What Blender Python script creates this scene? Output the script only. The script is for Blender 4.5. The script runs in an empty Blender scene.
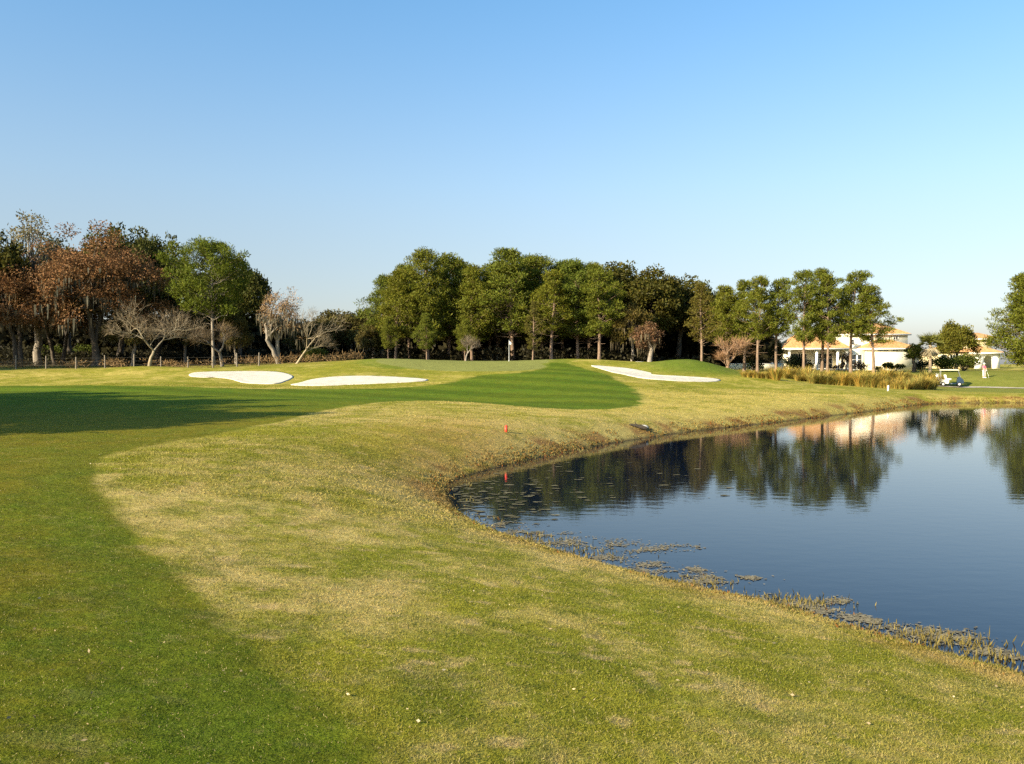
import bpy, math, random
import numpy as np
from mathutils import Vector

rnd = random.Random(7)
NR = np.random.default_rng(11)
S = bpy.context.scene
COL = S.collection
R = math.radians

# ------------------------------------------------------------------ camera model
F = 868.0                      # focal length in pixels of the 1024 px wide frame
EYE = 2.9                      # eye height over the pond
TH = math.atan(17.0 / F)       # the lens looks down a touch
def ray(px, py):
    u = (px - 512.0) / F; v = (382.0 - py) / F
    return (u, math.cos(TH) + v * math.sin(TH), -math.sin(TH) + v * math.cos(TH))
def at(px, py, Y):
    d = ray(px, py); t = Y / d[1]
    return (d[0] * t, Y, EYE + d[2] * t)

# ------------------------------------------------------------------ noise
def _hash(ix, iy, seed):
    h = (ix.astype(np.int64) * 374761393 + iy.astype(np.int64) * 668265263 + seed * 974711) & 0x7fffffff
    h = ((h ^ (h >> 13)) * 1274126177) & 0x7fffffff
    return ((h ^ (h >> 16)) & 0xffff) / 65535.0
def vnoise(x, y, seed=0):
    x = np.asarray(x, float); y = np.asarray(y, float)
    ix = np.floor(x); iy = np.floor(y); fx = x - ix; fy = y - iy
    fx = fx * fx * (3 - 2 * fx); fy = fy * fy * (3 - 2 * fy)
    a = _hash(ix, iy, seed); b = _hash(ix + 1, iy, seed); c = _hash(ix, iy + 1, seed); d = _hash(ix + 1, iy + 1, seed)
    return (a * (1 - fx) + b * fx) * (1 - fy) + (c * (1 - fx) + d * fx) * fy
def fbm(x, y, seed=0, oct=4, gain=.5):
    s = 0; a = 1; n = 0
    for k in range(oct):
        s = s + a * vnoise(x * 2 ** k + 17.3 * k, y * 2 ** k - 9.1 * k, seed + k); n += a; a *= gain
    return s / n
def sstep(a, b, x):
    t = np.clip((x - a) / (b - a), 0, 1); return t * t * (3 - 2 * t)

# ------------------------------------------------------------------ polygons
def sdist(poly, x, y):
    """signed distance, positive OUTSIDE"""
    x = np.asarray(x, float); y = np.asarray(y, float)
    d = np.full(x.shape, 1e9); ins = np.zeros(x.shape, bool)
    n = len(poly)
    for i in range(n):
        ax, ay = poly[i]; bx, by = poly[(i + 1) % n]
        ex, ey = bx - ax, by - ay
        t = np.clip(((x - ax) * ex + (y - ay) * ey) / (ex * ex + ey * ey + 1e-9), 0, 1)
        d = np.minimum(d, (x - ax - t * ex) ** 2 + (y - ay - t * ey) ** 2)
        c = ((ay > y) != (by > y))
        with np.errstate(divide='ignore', invalid='ignore'):
            xi = ax + (y - ay) * ex / (ey if abs(ey) > 1e-12 else 1e-12)
        ins ^= c & (x < xi)
    d = np.sqrt(d)
    return np.where(ins, -d, d)
def smooth_poly(p, it=2, closed=True):
    for _ in range(it):
        q = []; n = len(p)
        for i in range(n if closed else n - 1):
            a = p[i]; b = p[(i + 1) % n]
            q += [(a[0] * .75 + b[0] * .25, a[1] * .75 + b[1] * .25), (a[0] * .25 + b[0] * .75, a[1] * .25 + b[1] * .75)]
        p = q
    return p

# pond outline: the shore as the photograph shows it, on the level z = 0
shore_px = [(1024,672),(960,656),(900,640),(840,622),(780,604),(720,592),(660,578),(600,563),(560,552),(520,540),(490,530),
            (466,518),(452,506),(443,492),(452,480),(490,469),(540,457),(600,445),(650,437),(700,430),(760,424),(820,417),(880,410),(910,405.5),(940,403),(1024,402.5)]
def on_water(px, py):
    d = ray(px, py); t = EYE / -d[2]; return (d[0] * t, d[1] * t)
POND = [on_water(*p) for p in shore_px] + [(62,67),(80,55),(66,30),(40,6),(24,-14),(13,-16),(8.2,-2),(6.3,4.8)]
POND = smooth_poly(POND, 1)

# ------------------------------------------------------------------ terrain
ctrl = []
def cp(px, py, Y): ctrl.append(at(px, py, Y))
for p in [(0,0,1.4),(-6,0,1.4),(-14,0,1.4),(3,0,1.4),(6,-3,1.2),(0,-10,1.4),(-20,-15,1.6),(10,-25,1.4),(-40,10,1.6),(-45,-20,1.8),
          (0,5,1.38),(2.5,5,1.4),(-3,5,1.36),(-2,9,1.33),(2,9,1.35),(0,14,1.2),(-7,14,1.2),(-4,20,1.12),(-1,25,1.1),(-12,22,1.1),(-20,32,1.1),(-8,33,1.1),(-35,45,1.15),
          (-34,58,1.15),(-60,60,1.6),(-70,90,2.4),(-110,90,2.6),(-80,150,2.6),(0,150,2.5),(60,150,2.4),(110,150,2.4),(120,80,2),(100,40,1.8),(60,0,1.6),
          (-200,200,3),(200,200,3),(-200,-100,2.5),(200,-100,2.5),(0,300,2.6),(0,-120,2),(-150,60,2.8)]:
    ctrl.append(p)
for c in [(0,378,75),(0,369.5,87),(60,369,87),(105,368.5,87),(160,368.5,87),(213,368,87),(259,366,87),(147,366,85),
          (100,384,63),(200,386,60),(100,377,76),
          (240,383,68),(275,384,67),(215,371.5,77),(280,371.5,77),(200,377,72),(270,392,55),
          (300,385.5,64),(380,383,64),(428,381,65),(340,376,71),(400,375.5,71),(320,369,78),(300,364.5,86),
          (345,361.5,88),(380,358.8,89),(430,360.2,92),(500,361.2,91),(540,359.5,90),(600,360.5,86),(570,359,88),
          (440,371,77),(480,371.2,75),(530,370,75),(540,366,81),(450,390,58),(600,400,48),(600,386,60),(600,372.5,72),(520,385,61),
          (400,400,42),(400,399.5,49),(330,408,36),(500,403.5,43),(500,402.5,49),(570,408,42),(650,405,46),(440,420,30),
          (620,368,80),(650,372,77),(720,381,71),(690,359.5,82),(675,362.5,80),(710,364,80),(652,374.5,74),(765,379,74),(735,372,79),(640,363,84),
          (700,397,54),(700,388,63),(770,395,58),(800,398,54),(760,377,86),(800,382,82),(850,388,80),(900,390,80),(945,391,85),
          (745,374,104),(803,374,104),(872,374,104),(790,370,120),(850,370.5,122),(920,371,122),(955,387,98),(984,378.3,102),(1010,379,101),(1024,388,95),
          (1015,371,113),(960,371,113),(1060,372,112),(1040,390,84)]:
    cp(*c)
for p in [(-60,105,2.9),(-40,108,2.9),(-20,110,2.9),(0,112,2.9),(15,106,2.8),(25,100,2.2),(-30,96,2.95),(20,98,2.1)]: ctrl.append(p)
ctrl = np.array(ctrl)
def _k(r2): return 0.5 * r2 * np.log(r2 + 1e-6)
_A = ctrl[:, :2] / 40.0
_n = len(_A)
_K = _k(((_A[:, None] - _A[None]) ** 2).sum(-1)) + np.eye(_n) * 2e-4
_P = np.hstack([np.ones((_n, 1)), _A])
_M = np.block([[_K, _P], [_P.T, np.zeros((3, 3))]])
_W = np.linalg.solve(_M, np.concatenate([ctrl[:, 2], np.zeros(3)]))
def zland(x, y):
    x = np.clip(np.asarray(x, float), -210, 210) / 40; y = np.clip(np.asarray(y, float), -125, 310) / 40
    z = _W[_n] + _W[_n + 1] * x + _W[_n + 2] * y
    for i in range(_n): z = z + _W[i] * _k((x - _A[i, 0]) ** 2 + (y - _A[i, 1]) ** 2)
    return z
BUNK = []
def gz(x, y, dig=True):
    x = np.atleast_1d(np.asarray(x, float)); y = np.atleast_1d(np.asarray(y, float))
    sd = sdist(POND, x, y)
    zl = np.maximum(zland(x, y), .25)
    zl = zl + .05 * (fbm(x / 3.1, y / 3.1, 5, 3) - .5) + .10 * (fbm(x / 9., y / 9., 8, 2) - .5) * sstep(3, 20, y)
    sl = .172 + .19 * sstep(9, 18, y) + .12 * sstep(18, 28, y)
    land = zl * np.tanh(sl * np.maximum(sd, 0) / zl) + .03 * sstep(0, .3, sd) * fbm(x * 2.3, y * 2.3, 3, 2)
    z = np.where(sd > 0, land, np.maximum(sd * .4, -1.0))
    if dig:
        for b in BUNK:
            m = (np.abs(x - b['c'][0]) < b['r']) & (np.abs(y - b['c'][1]) < b['r'])
            if m.any():
                s2 = sdist(b['poly'], x[m], y[m]); z[m] -= .5 * sstep(-.25, -1.0, s2)
    return z
def g1(x, y): return float(gz(x, y)[0])
_Ys = np.exp(np.linspace(math.log(1.5), math.log(190), 900))
def hit(px, py, past=0.0):
    d = ray(px, py); X = d[0] * _Ys / d[1]; Z = EYE + d[2] * _Ys / d[1]
    g = gz(X, _Ys, False) - Z
    idx = np.where((g > 0) & (_Ys > past))[0]
    if len(idx) == 0 or idx[0] == 0: return (float(X[-1]), float(_Ys[-1]))
    i = idx[0]; t = g[i - 1] / (g[i - 1] - g[i])
    Y = _Ys[i - 1] + t * (_Ys[i] - _Ys[i - 1]); return (float(d[0] / d[1] * Y), float(Y))

# ------------------------------------------------------------------ mesh helpers
class MB:
    def __init__(s): s.v = []; s.f = []; s.c = []; s.n = 0
    def add(s, v, f, c=None):
        v = np.asarray(v, float).reshape(-1, 3); f = np.asarray(f, int)
        s.v.append(v); s.f.append(f + s.n); s.n += len(v)
        if c is None: c = (1, 1, 1)
        c = np.asarray(c, float)
        if c.ndim == 1: c = np.tile(c, (len(v), 1))
        s.c.append(c)
    def mesh(s, name, mat, smooth=False, color=False):
        me = bpy.data.meshes.new(name)
        V = np.concatenate(s.v)
        me.vertices.add(len(V)); me.vertices.foreach_set('co', V.astype(np.float32).ravel())
        starts = []; loops = []; k = 0
        for f in s.f:
            if len(f) == 0: continue
            w = f.shape[1]; loops.append(f.ravel()); starts.append(k + np.arange(len(f)) * w); k += f.size
        loops = np.concatenate(loops); starts = np.concatenate(starts)
        me.loops.add(len(loops)); me.loops.foreach_set('vertex_index', loops.astype(np.int32))
        me.polygons.add(len(starts)); me.polygons.foreach_set('loop_start', starts.astype(np.int32))
        me.update(calc_edges=True)
        if smooth: me.polygons.foreach_set('use_smooth', np.ones(len(starts), bool))
        if color:
            C = np.concatenate(s.c); a = me.color_attributes.new('Col', 'FLOAT_COLOR', 'POINT')
            a.data.foreach_set('color', np.hstack([C, np.ones((len(C), 1))]).astype(np.float32).ravel())
        me.validate()
        me.materials.append(mat)
        return me
    def build(s, name, mat, parent=None, smooth=False, color=False):
        return link(name, s.mesh(name, mat, smooth, color), parent)
    # shapes
    def box(s, c, size, rz=0, taper=1.0):
        x, y, z = [q / 2 for q in size]; ca, sa = math.cos(rz), math.sin(rz); P = []
        for dz in (-1, 1):
            k = taper if dz > 0 else 1
            for dx, dy in ((-1,-1),(1,-1),(1,1),(-1,1)):
                a, b = dx * x * k, dy * y * k
                P.append((c[0] + a * ca - b * sa, c[1] + a * sa + b * ca, c[2] + dz * z))
        s.add(P, [(3,2,1,0),(4,5,6,7),(0,1,5,4),(1,2,6,5),(2,3,7,6),(3,0,4,7)])
    def tube(s, pts, rad, n=6, c=None, cap=True):
        pts = np.asarray(pts, float); m = len(pts); rad = np.broadcast_to(np.asarray(rad, float), (m,))
        T = np.gradient(pts, axis=0); T /= np.linalg.norm(T, axis=1, keepdims=True) + 1e-9
        ref = np.array([0.31, 0.95, 0.05]) if abs(T[0][2]) > .6 else np.array([0, 0, 1.])
        A = np.cross(T, ref); A /= np.linalg.norm(A, axis=1, keepdims=True) + 1e-9
        B = np.cross(T, A)
        an = np.arange(n) * 2 * math.pi / n
        V = pts[:, None] + rad[:, None, None] * (np.cos(an)[None, :, None] * A[:, None] + np.sin(an)[None, :, None] * B[:, None])
        i = np.arange(m - 1)[:, None] * n; j = np.arange(n)[None]; j2 = (j + 1) % n
        Fq = np.stack([i + j, i + j2, i + n + j2, i + n + j], -1).reshape(-1, 4)
        s.add(V.reshape(-1, 3), Fq, c)
        if cap:
            for k in (0, m - 1):
                s.add(np.vstack([V[k], pts[k]]), [(q, (q + 1) % n, n) if k else ((q + 1) % n, q, n) for q in range(n)], c)
    def lathe(s, prof, c=(0, 0, 0), n=16, axis='z'):
        an = np.arange(n) * 2 * math.pi / n; P = []
        for r, z in prof:
            for a in an:
                p = (r * math.cos(a), r * math.sin(a), z)
                if axis == 'y': p = (p[0], p[2], p[1])
                P.append((p[0] + c[0], p[1] + c[1], p[2] + c[2]))
        fs = []
        for k in range(len(prof) - 1):
            for j in range(n): fs.append((k * n + j, k * n + (j + 1) % n, (k + 1) * n + (j + 1) % n, (k + 1) * n + j))
        s.add(P, fs)
    def prism(s, outline, y0, y1):
        """outline in (x, z) extruded along y"""
        n = len(outline)
        P = [(a, y0, b) for a, b in outline] + [(a, y1, b) for a, b in outline]
        s.add(P, [(i, (i + 1) % n, n + (i + 1) % n, n + i) for i in range(n)])
        ca = np.mean(outline, 0)
        s.add(P + [(ca[0], y0, ca[1]), (ca[0], y1, ca[1])], [((i + 1) % n, i, 2 * n) for i in range(n)] + [(n + i, n + (i + 1) % n, 2 * n + 1) for i in range(n)])
    def diamonds(s, base, direc, width, length, cols, rng, fat=.5):
        """leaf / needle-spray faces: base point, axis, width, length"""
        n = len(base)
        direc = direc / (np.linalg.norm(direc, axis=1, keepdims=True) + 1e-9)
        side = np.cross(direc, rng.normal(size=(n, 3))); side /= np.linalg.norm(side, axis=1, keepdims=True) + 1e-9
        L = np.broadcast_to(np.asarray(length, float), (n,))[:, None]; W = np.broadcast_to(np.asarray(width, float), (n,))[:, None]
        mid = base + direc * L * fat
        V = np.stack([base, mid - side * W / 2, base + direc * L, mid + side * W / 2], 1).reshape(-1, 3)
        Fq = (np.arange(n)[:, None] * 4 + np.arange(4)[None])
        s.add(V, Fq, np.repeat(cols, 4, 0))
def link(name, me, parent=None):
    o = bpy.data.objects.new(name, me); COL.objects.link(o)
    if parent: o.parent = parent
    return o
def empty(name, loc, rz=0, label=None, cat=None, group=None, scale=None):
    o = bpy.data.objects.new(name, None); COL.objects.link(o); o.location = loc; o.rotation_euler = (0, 0, rz)
    o.empty_display_size = .3
    if scale: o.scale = scale
    return tag(o, label, cat, group)
def tag(o, label=None, cat=None, group=None, kind=None):
    if label: o['label'] = label
    if cat: o['category'] = cat
    if group: o['group'] = group
    if kind: o['kind'] = kind
    return o

# ------------------------------------------------------------------ materials
def mat(name):
    m = bpy.data.materials.new(name); m.use_nodes = True
    nt = m.node_tree; nt.nodes.clear(); out = nt.nodes.new('ShaderNodeOutputMaterial')
    return m, nt, out
def N(nt, typ, **kw):
    n = nt.nodes.new(typ)
    for k, v in kw.items():
        if k in n.inputs: n.inputs[k].default_value = v
        else: setattr(n, k, v)
    return n
def mixc(nt, fac, a, b, blend='MIX'):
    n = nt.nodes.new('ShaderNodeMix'); n.data_type = 'RGBA'; n.blend_type = blend
    def setp(i, v):
        if hasattr(v, 'is_output'): nt.links.new(v, n.inputs[i])
        else: n.inputs[i].default_value = v if i == 0 else (tuple(v) + (1,))[:4]
    setp(0, fac); setp(6, a); setp(7, b)
    return n.outputs[2]
def ramp(nt, src, p0, p1, v0=0.0, v1=1.0):
    n = nt.nodes.new('ShaderNodeMapRange'); n.inputs[1].default_value = p0; n.inputs[2].default_value = p1
    n.inputs[3].default_value = v0; n.inputs[4].default_value = v1
    nt.links.new(src, n.inputs[0]); return n.outputs[0]
def paint(name, col, rough=.7, vary=.12, scale=4.0, bump=.0, bscale=30., metal=0.0, spec=.3):
    m, nt, out = mat(name)
    tc = N(nt, 'ShaderNodeTexCoord'); nz = N(nt, 'ShaderNodeTexNoise', Scale=scale, Detail=5.0)
    nt.links.new(tc.outputs['Object'], nz.inputs['Vector'])
    lo = [c * (1 - vary) for c in col]; hi = [min(1, c * (1 + vary)) for c in col]
    b = N(nt, 'ShaderNodeBsdfPrincipled', Roughness=rough, Metallic=metal)
    b.inputs['Specular IOR Level'].default_value = spec
    nt.links.new(mixc(nt, ramp(nt, nz.outputs['Fac'], .35, .65), lo, hi), b.inputs['Base Color'])
    if bump:
        n2 = N(nt, 'ShaderNodeTexNoise', Scale=bscale, Detail=4.0); nt.links.new(tc.outputs['Object'], n2.inputs['Vector'])
        bp = N(nt, 'ShaderNodeBump', Strength=bump, Distance=.03); nt.links.new(n2.outputs['Fac'], bp.inputs['Height']); nt.links.new(bp.outputs['Normal'], b.inputs['Normal'])
    nt.links.new(b.outputs[0], out.inputs[0]); return m
def leafmat(name, col, transl=.25, hue=.12, rough=.55):
    m, nt, out = mat(name)
    at_ = N(nt, 'ShaderNodeAttribute'); at_.attribute_name = 'Col'
    oi = N(nt, 'ShaderNodeObjectInfo')
    c = mixc(nt, 1.0, col, at_.outputs['Color'], 'MULTIPLY')
    warm = mixc(nt, 1.0, c, (1 + hue * 1.2, 1 + hue * .3, 1 - hue), 'MULTIPLY'); cool = mixc(nt, 1.0, c, (1 - hue, 1 - hue * .2, 1 + hue * .6), 'MULTIPLY')
    c = mixc(nt, oi.outputs['Random'], warm, cool)
    d = N(nt, 'ShaderNodeBsdfDiffuse'); t = N(nt, 'ShaderNodeBsdfTranslucent'); g = N(nt, 'ShaderNodeBsdfGlossy', Roughness=rough)
    g.inputs['Color'].default_value = (.6, .6, .6, 1)
    mx = N(nt, 'ShaderNodeMixShader'); mx.inputs[0].default_value = transl
    mg = N(nt, 'ShaderNodeMixShader'); mg.inputs[0].default_value = .012
    nt.links.new(c, d.inputs['Color']); nt.links.new(c, t.inputs['Color'])
    nt.links.new(d.outputs[0], mx.inputs[1]); nt.links.new(t.outputs[0], mx.inputs[2])
    nt.links.new(mx.outputs[0], mg.inputs[1]); nt.links.new(g.outputs[0], mg.inputs[2])
    nt.links.new(mg.outputs[0], out.inputs[0]); return m
def bark(name, col, vary=.35):
    m, nt, out = mat(name)
    tc = N(nt, 'ShaderNodeTexCoord'); mp = N(nt, 'ShaderNodeMapping'); mp.inputs['Scale'].default_value = (6, 6, 1.2)
    nz = N(nt, 'ShaderNodeTexNoise', Scale=1.0, Detail=6.0)
    nt.links.new(tc.outputs['Object'], mp.inputs['Vector']); nt.links.new(mp.outputs[0], nz.inputs['Vector'])
    b = N(nt, 'ShaderNodeBsdfPrincipled', Roughness=.9); b.inputs['Specular IOR Level'].default_value = .1
    nt.links.new(mixc(nt, ramp(nt, nz.outputs['Fac'], .35, .65), [c * (1 - vary) for c in col], [c * (1 + vary) for c in col]), b.inputs['Base Color'])
    bp = N(nt, 'ShaderNodeBump', Strength=.5, Distance=.05); nt.links.new(nz.outputs['Fac'], bp.inputs['Height']); nt.links.new(bp.outputs['Normal'], b.inputs['Normal'])
    nt.links.new(b.outputs[0], out.inputs[0]); return m

def ground_mat():
    m, nt, out = mat('turf')
    a = N(nt, 'ShaderNodeAttribute'); a.attribute_name = 'Col'
    tc = N(nt, 'ShaderNodeTexCoord')
    fine = N(nt, 'ShaderNodeTexNoise', Scale=55.0, Detail=4.0, Roughness=.7)
    mid = N(nt, 'ShaderNodeTexNoise', Scale=9.0, Detail=5.0, Roughness=.65)
    big = N(nt, 'ShaderNodeTexNoise', Scale=1.3, Detail=6.0, Roughness=.7)
    for q in (fine, mid, big): nt.links.new(tc.outputs['Object'], q.inputs['Vector'])
    f1 = ramp(nt, fine.outputs['Fac'], .25, .75, .55, 1.45)
    f2 = ramp(nt, mid.outputs['Fac'], .25, .75, .7, 1.3)
    f3 = ramp(nt, big.outputs['Fac'], .25, .75, .8, 1.2)
    mu = N(nt, 'ShaderNodeMath', operation='MULTIPLY'); nt.links.new(f1, mu.inputs[0]); nt.links.new(f2, mu.inputs[1])
    mv = N(nt, 'ShaderNodeMath', operation='MULTIPLY'); nt.links.new(mu.outputs[0], mv.inputs[0]); nt.links.new(f3, mv.inputs[1])
    c = mixc(nt, 1.0, a.outputs['Color'], mv.outputs[0], 'MULTIPLY')
    b = N(nt, 'ShaderNodeBsdfPrincipled', Roughness=.95); b.inputs['Specular IOR Level'].default_value = .05
    nt.links.new(c, b.inputs['Base Color'])
    ad = N(nt, 'ShaderNodeMath', operation='MULTIPLY_ADD'); nt.links.new(mid.outputs['Fac'], ad.inputs[0]); ad.inputs[1].default_value = 3.0; nt.links.new(fine.outputs['Fac'], ad.inputs[2])
    bp = N(nt, 'ShaderNodeBump', Strength=.6, Distance=.02); nt.links.new(ad.outputs[0], bp.inputs['Height']); nt.links.new(bp.outputs['Normal'], b.inputs['Normal'])
    nt.links.new(b.outputs[0], out.inputs[0]); return m
def water_mat():
    m, nt, out = mat('pond_surface')
    tc = N(nt, 'ShaderNodeTexCoord'); mp = N(nt, 'ShaderNodeMapping'); mp.inputs['Scale'].default_value = (1.0, 1.6, 1)
    n1 = N(nt, 'ShaderNodeTexNoise', Scale=2.2, Detail=3.0); n2 = N(nt, 'ShaderNodeTexNoise', Scale=14.0, Detail=2.0)
    nt.links.new(tc.outputs['Object'], mp.inputs['Vector'])
    for q in (n1, n2): nt.links.new(mp.outputs[0], q.inputs['Vector'])
    ad = N(nt, 'ShaderNodeMath', operation='MULTIPLY_ADD'); nt.links.new(n2.outputs['Fac'], ad.inputs[0]); ad.inputs[1].default_value = .12; nt.links.new(n1.outputs['Fac'], ad.inputs[2])
    bp = N(nt, 'ShaderNodeBump', Strength=.035, Distance=.05); nt.links.new(ad.outputs[0], bp.inputs['Height'])
    b = N(nt, 'ShaderNodeBsdfPrincipled', Roughness=.025, IOR=1.33); b.inputs['Specular IOR Level'].default_value = .30; b.inputs['Base Color'].default_value = WATERC
    nt.links.new(bp.outputs['Normal'], b.inputs['Normal'])
    nt.links.new(b.outputs[0], out.inputs[0]); return m
WATERC = (.003, .006, .015, 1)

M = dict(
    ground=ground_mat(), water=water_mat(),
    sand=paint('bunker_sand', (.50, .455, .375), .95, .14, 2.2, .9, 9.),
    pine_bark=bark('pine_bark', (.20, .14, .10)), oak_bark=bark('oak_bark', (.09, .075, .06)), pale_bark=bark('pale_bark', (.29, .24, .165), .3),
    grey_bark=bark('grey_bark', (.22, .19, .155), .25), crape_twig=leafmat('crape_twig_tips', (.30, .19, .12), .1), twig=bark('twig_bark', (.27, .18, .125), .25), palm_bark=bark('palm_bark', (.27, .21, .15), .3),
    pine=leafmat('pine_needles', (.110, .125, .015)), pine_bright=leafmat('bright_pine_needles', (.088, .112, .012)), pine_olive=leafmat('olive_needles', (.11, .095, .018)),
    oak=leafmat('oak_leaves', (.058, .060, .012)), oak_olive=leafmat('olive_oak_leaves', (.085, .074, .020)), rust=leafmat('rust_leaves', (.16, .088, .040), .2, .08),
    grey_leaf=leafmat('grey_green_leaves', (.16, .15, .085)), pink_twig=leafmat('dead_twig_tips', (.20, .145, .09), .1), brown_leaf=leafmat('brown_leaves', (.15, .085, .045)),
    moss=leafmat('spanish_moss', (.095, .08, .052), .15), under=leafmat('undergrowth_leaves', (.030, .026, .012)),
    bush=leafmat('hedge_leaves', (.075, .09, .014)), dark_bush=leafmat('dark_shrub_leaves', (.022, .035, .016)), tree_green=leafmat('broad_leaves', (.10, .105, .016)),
    tall=leafmat('cordgrass', (.40, .285, .07), .3), reed=leafmat('shore_reeds', (.22, .165, .055), .3), weed=leafmat('dry_weeds', (.20, .135, .07), .2), blade=leafmat('turf_blades', (1, 1, 1), .3, .0),
    palm=leafmat('palm_fronds', (.13, .135, .03)), palm_dead=leafmat('dead_fronds', (.42, .32, .19), .1),
    litter=leafmat('dead_leaf_litter', (.42, .33, .2), .1), mat_=leafmat('floating_scum', (.21, .175, .115), .0), pad=leafmat('pad_leaves', (.10, .095, .065), .0, rough=.3),
    post=paint('weathered_wood', (.19, .16, .125), .9, .25, 8), wire=paint('fence_wire', (.10, .095, .085), .7, .1),
    white=paint('white_paint', (.8, .8, .78), .5, .04), red=paint('red_stake_paint', (.75, .06, .03), .45, .08), cream=paint('cream_stucco', (.80, .73, .56), .85, .05, 3, .2, 25),
    yellow=paint('yellow_stucco', (.74, .62, .36), .85, .05, 3, .2, 25), fascia=paint('white_fascia', (.82, .80, .76), .6, .03),
    tile=None, glass=None, frame=paint('window_frame', (.78, .77, .74), .5, .03), pink_wall=paint('shaded_stucco', (.62, .45, .33), .85, .06),
    path=paint('path_concrete', (.30, .265, .21), .9, .12, 1.5), blue=paint('cart_blue', (.014, .032, .065), .3, .06, 2, spec=.5), black=paint('tyre_rubber', (.02, .02, .02), .8, .1),
    roof_beige=paint('cart_roof', (.62, .55, .42), .5, .04), seat=paint('cart_seat', (.72, .69, .60), .6, .05), metal=paint('cart_metal', (.5, .5, .5), .35, .05, metal=.8),
    skin=paint('skin', (.55, .35, .25), .6, .05), pink=paint('pink_shirt', (.75, .16, .26), .8, .06), pale_pink=paint('pale_trousers', (.78, .55, .55), .8, .05), hair=paint('hair', (.35, .2, .09), .6, .1),
    wood=paint('wet_log', (.035, .028, .02), .8, .3, 6), stone=paint('pale_stone', (.45, .42, .36), .9, .15, 5),
)
def tile_mat():
    m, nt, out = mat('terracotta_tiles')
    tc = N(nt, 'ShaderNodeTexCoord')
    w = N(nt, 'ShaderNodeTexWave', Scale=5.0, Distortion=.3); w.bands_direction = 'Z'; nt.links.new(tc.outputs['Object'], w.inputs['Vector'])
    nz = N(nt, 'ShaderNodeTexNoise', Scale=3.0, Detail=6.0); nt.links.new(tc.outputs['Object'], nz.inputs['Vector'])
    c = mixc(nt, ramp(nt, nz.outputs['Fac'], .35, .65), (.50, .24, .085), (.68, .39, .165))
    c = mixc(nt, ramp(nt, w.outputs['Fac'], 0, 1, 0, .25), c, (.25, .11, .05))
    b = N(nt, 'ShaderNodeBsdfPrincipled', Roughness=.8); b.inputs['Specular IOR Level'].default_value = .2
    nt.links.new(c, b.inputs['Base Color'])
    bp = N(nt, 'ShaderNodeBump', Strength=.5, Distance=.05); nt.links.new(w.outputs['Fac'], bp.inputs['Height']); nt.links.new(bp.outputs['Normal'], b.inputs['Normal'])
    nt.links.new(b.outputs[0], out.inputs[0]); return m
def glass_mat():
    m, nt, out = mat('window_glass'); b = N(nt, 'ShaderNodeBsdfPrincipled', Roughness=.06); b.inputs['Base Color'].default_value = (.02, .025, .03, 1)
    b.inputs['Specular IOR Level'].default_value = .5; nt.links.new(b.outputs[0], out.inputs[0]); return m
M['tile'] = tile_mat(); M['glass'] = glass_mat()

# ------------------------------------------------------------------ regions of the course (traced on the ground itself)
def trace(pts, past=None): return [hit(px, py, (past or {}).get(i, 0)) for i, (px, py) in enumerate(pts)]
FAIR = trace([(430,800),(395,764),(340,718),(290,680),(240,632),(200,594),(160,560),(122,517),(99,490),(92,470),(104,457),(135,447),(200,437),(262,425),
              (330,409),(360,404),(400,401),(450,401),(500,404.5),(560,409.5),(625,408),(645,403),(640,392),(618,380),(592,370.5),(572,364),(550,361.5),(546,368),
              (520,373.5),(478,375),(462,380),(436,385),(400,388),(290,389),(200,387.5),(100,385.5),(0,385.5)]) + [(-80,58),(-80,-20),(-1,-20),(.8,0)]
FAIR = smooth_poly(FAIR, 1)
GREEN = smooth_poly(trace([(372,362),(400,367),(430,370.3),(480,371.5),(520,371),(540,369),(548,366),(538,363.6),(552,362.6)]) + [(3.4,93.5),(-2,95.5),(-9,95),(-13.5,91)], 2)
for nm, pts in (('bunker_a', [(187,375.5),(194,372.8),(215,372),(250,371.3),(280,371.8),(296,376.5),(287,381),(276,384.3),(262,384),(243,383),(232,379.5),(222,377.6),(195,377.6)]),
                ('bunker_b', [(286,385.4),(300,383),(312,379.5),(330,377.2),(360,376.2),(380,376.6),(400,377.4),(429,379.5),(427,381.3),(400,382.8),(350,384.8),(318,386)]),
                ('bunker_c', [(588,365.4),(600,366),(625,368),(652,372.5),(650,375),(670,376.8),(700,377.6),(722,379.4),(718,381.8),(690,381.8),(662,380.2),(640,378.2),(620,374),(604,369.6)])):
    poly = trace(pts)
    poly = smooth_poly(poly, 2); c = np.mean(poly, 0)
    BUNK.append(dict(poly=poly, c=c, r=float(np.abs(np.array(poly) - c).max()) + 3))

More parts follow.
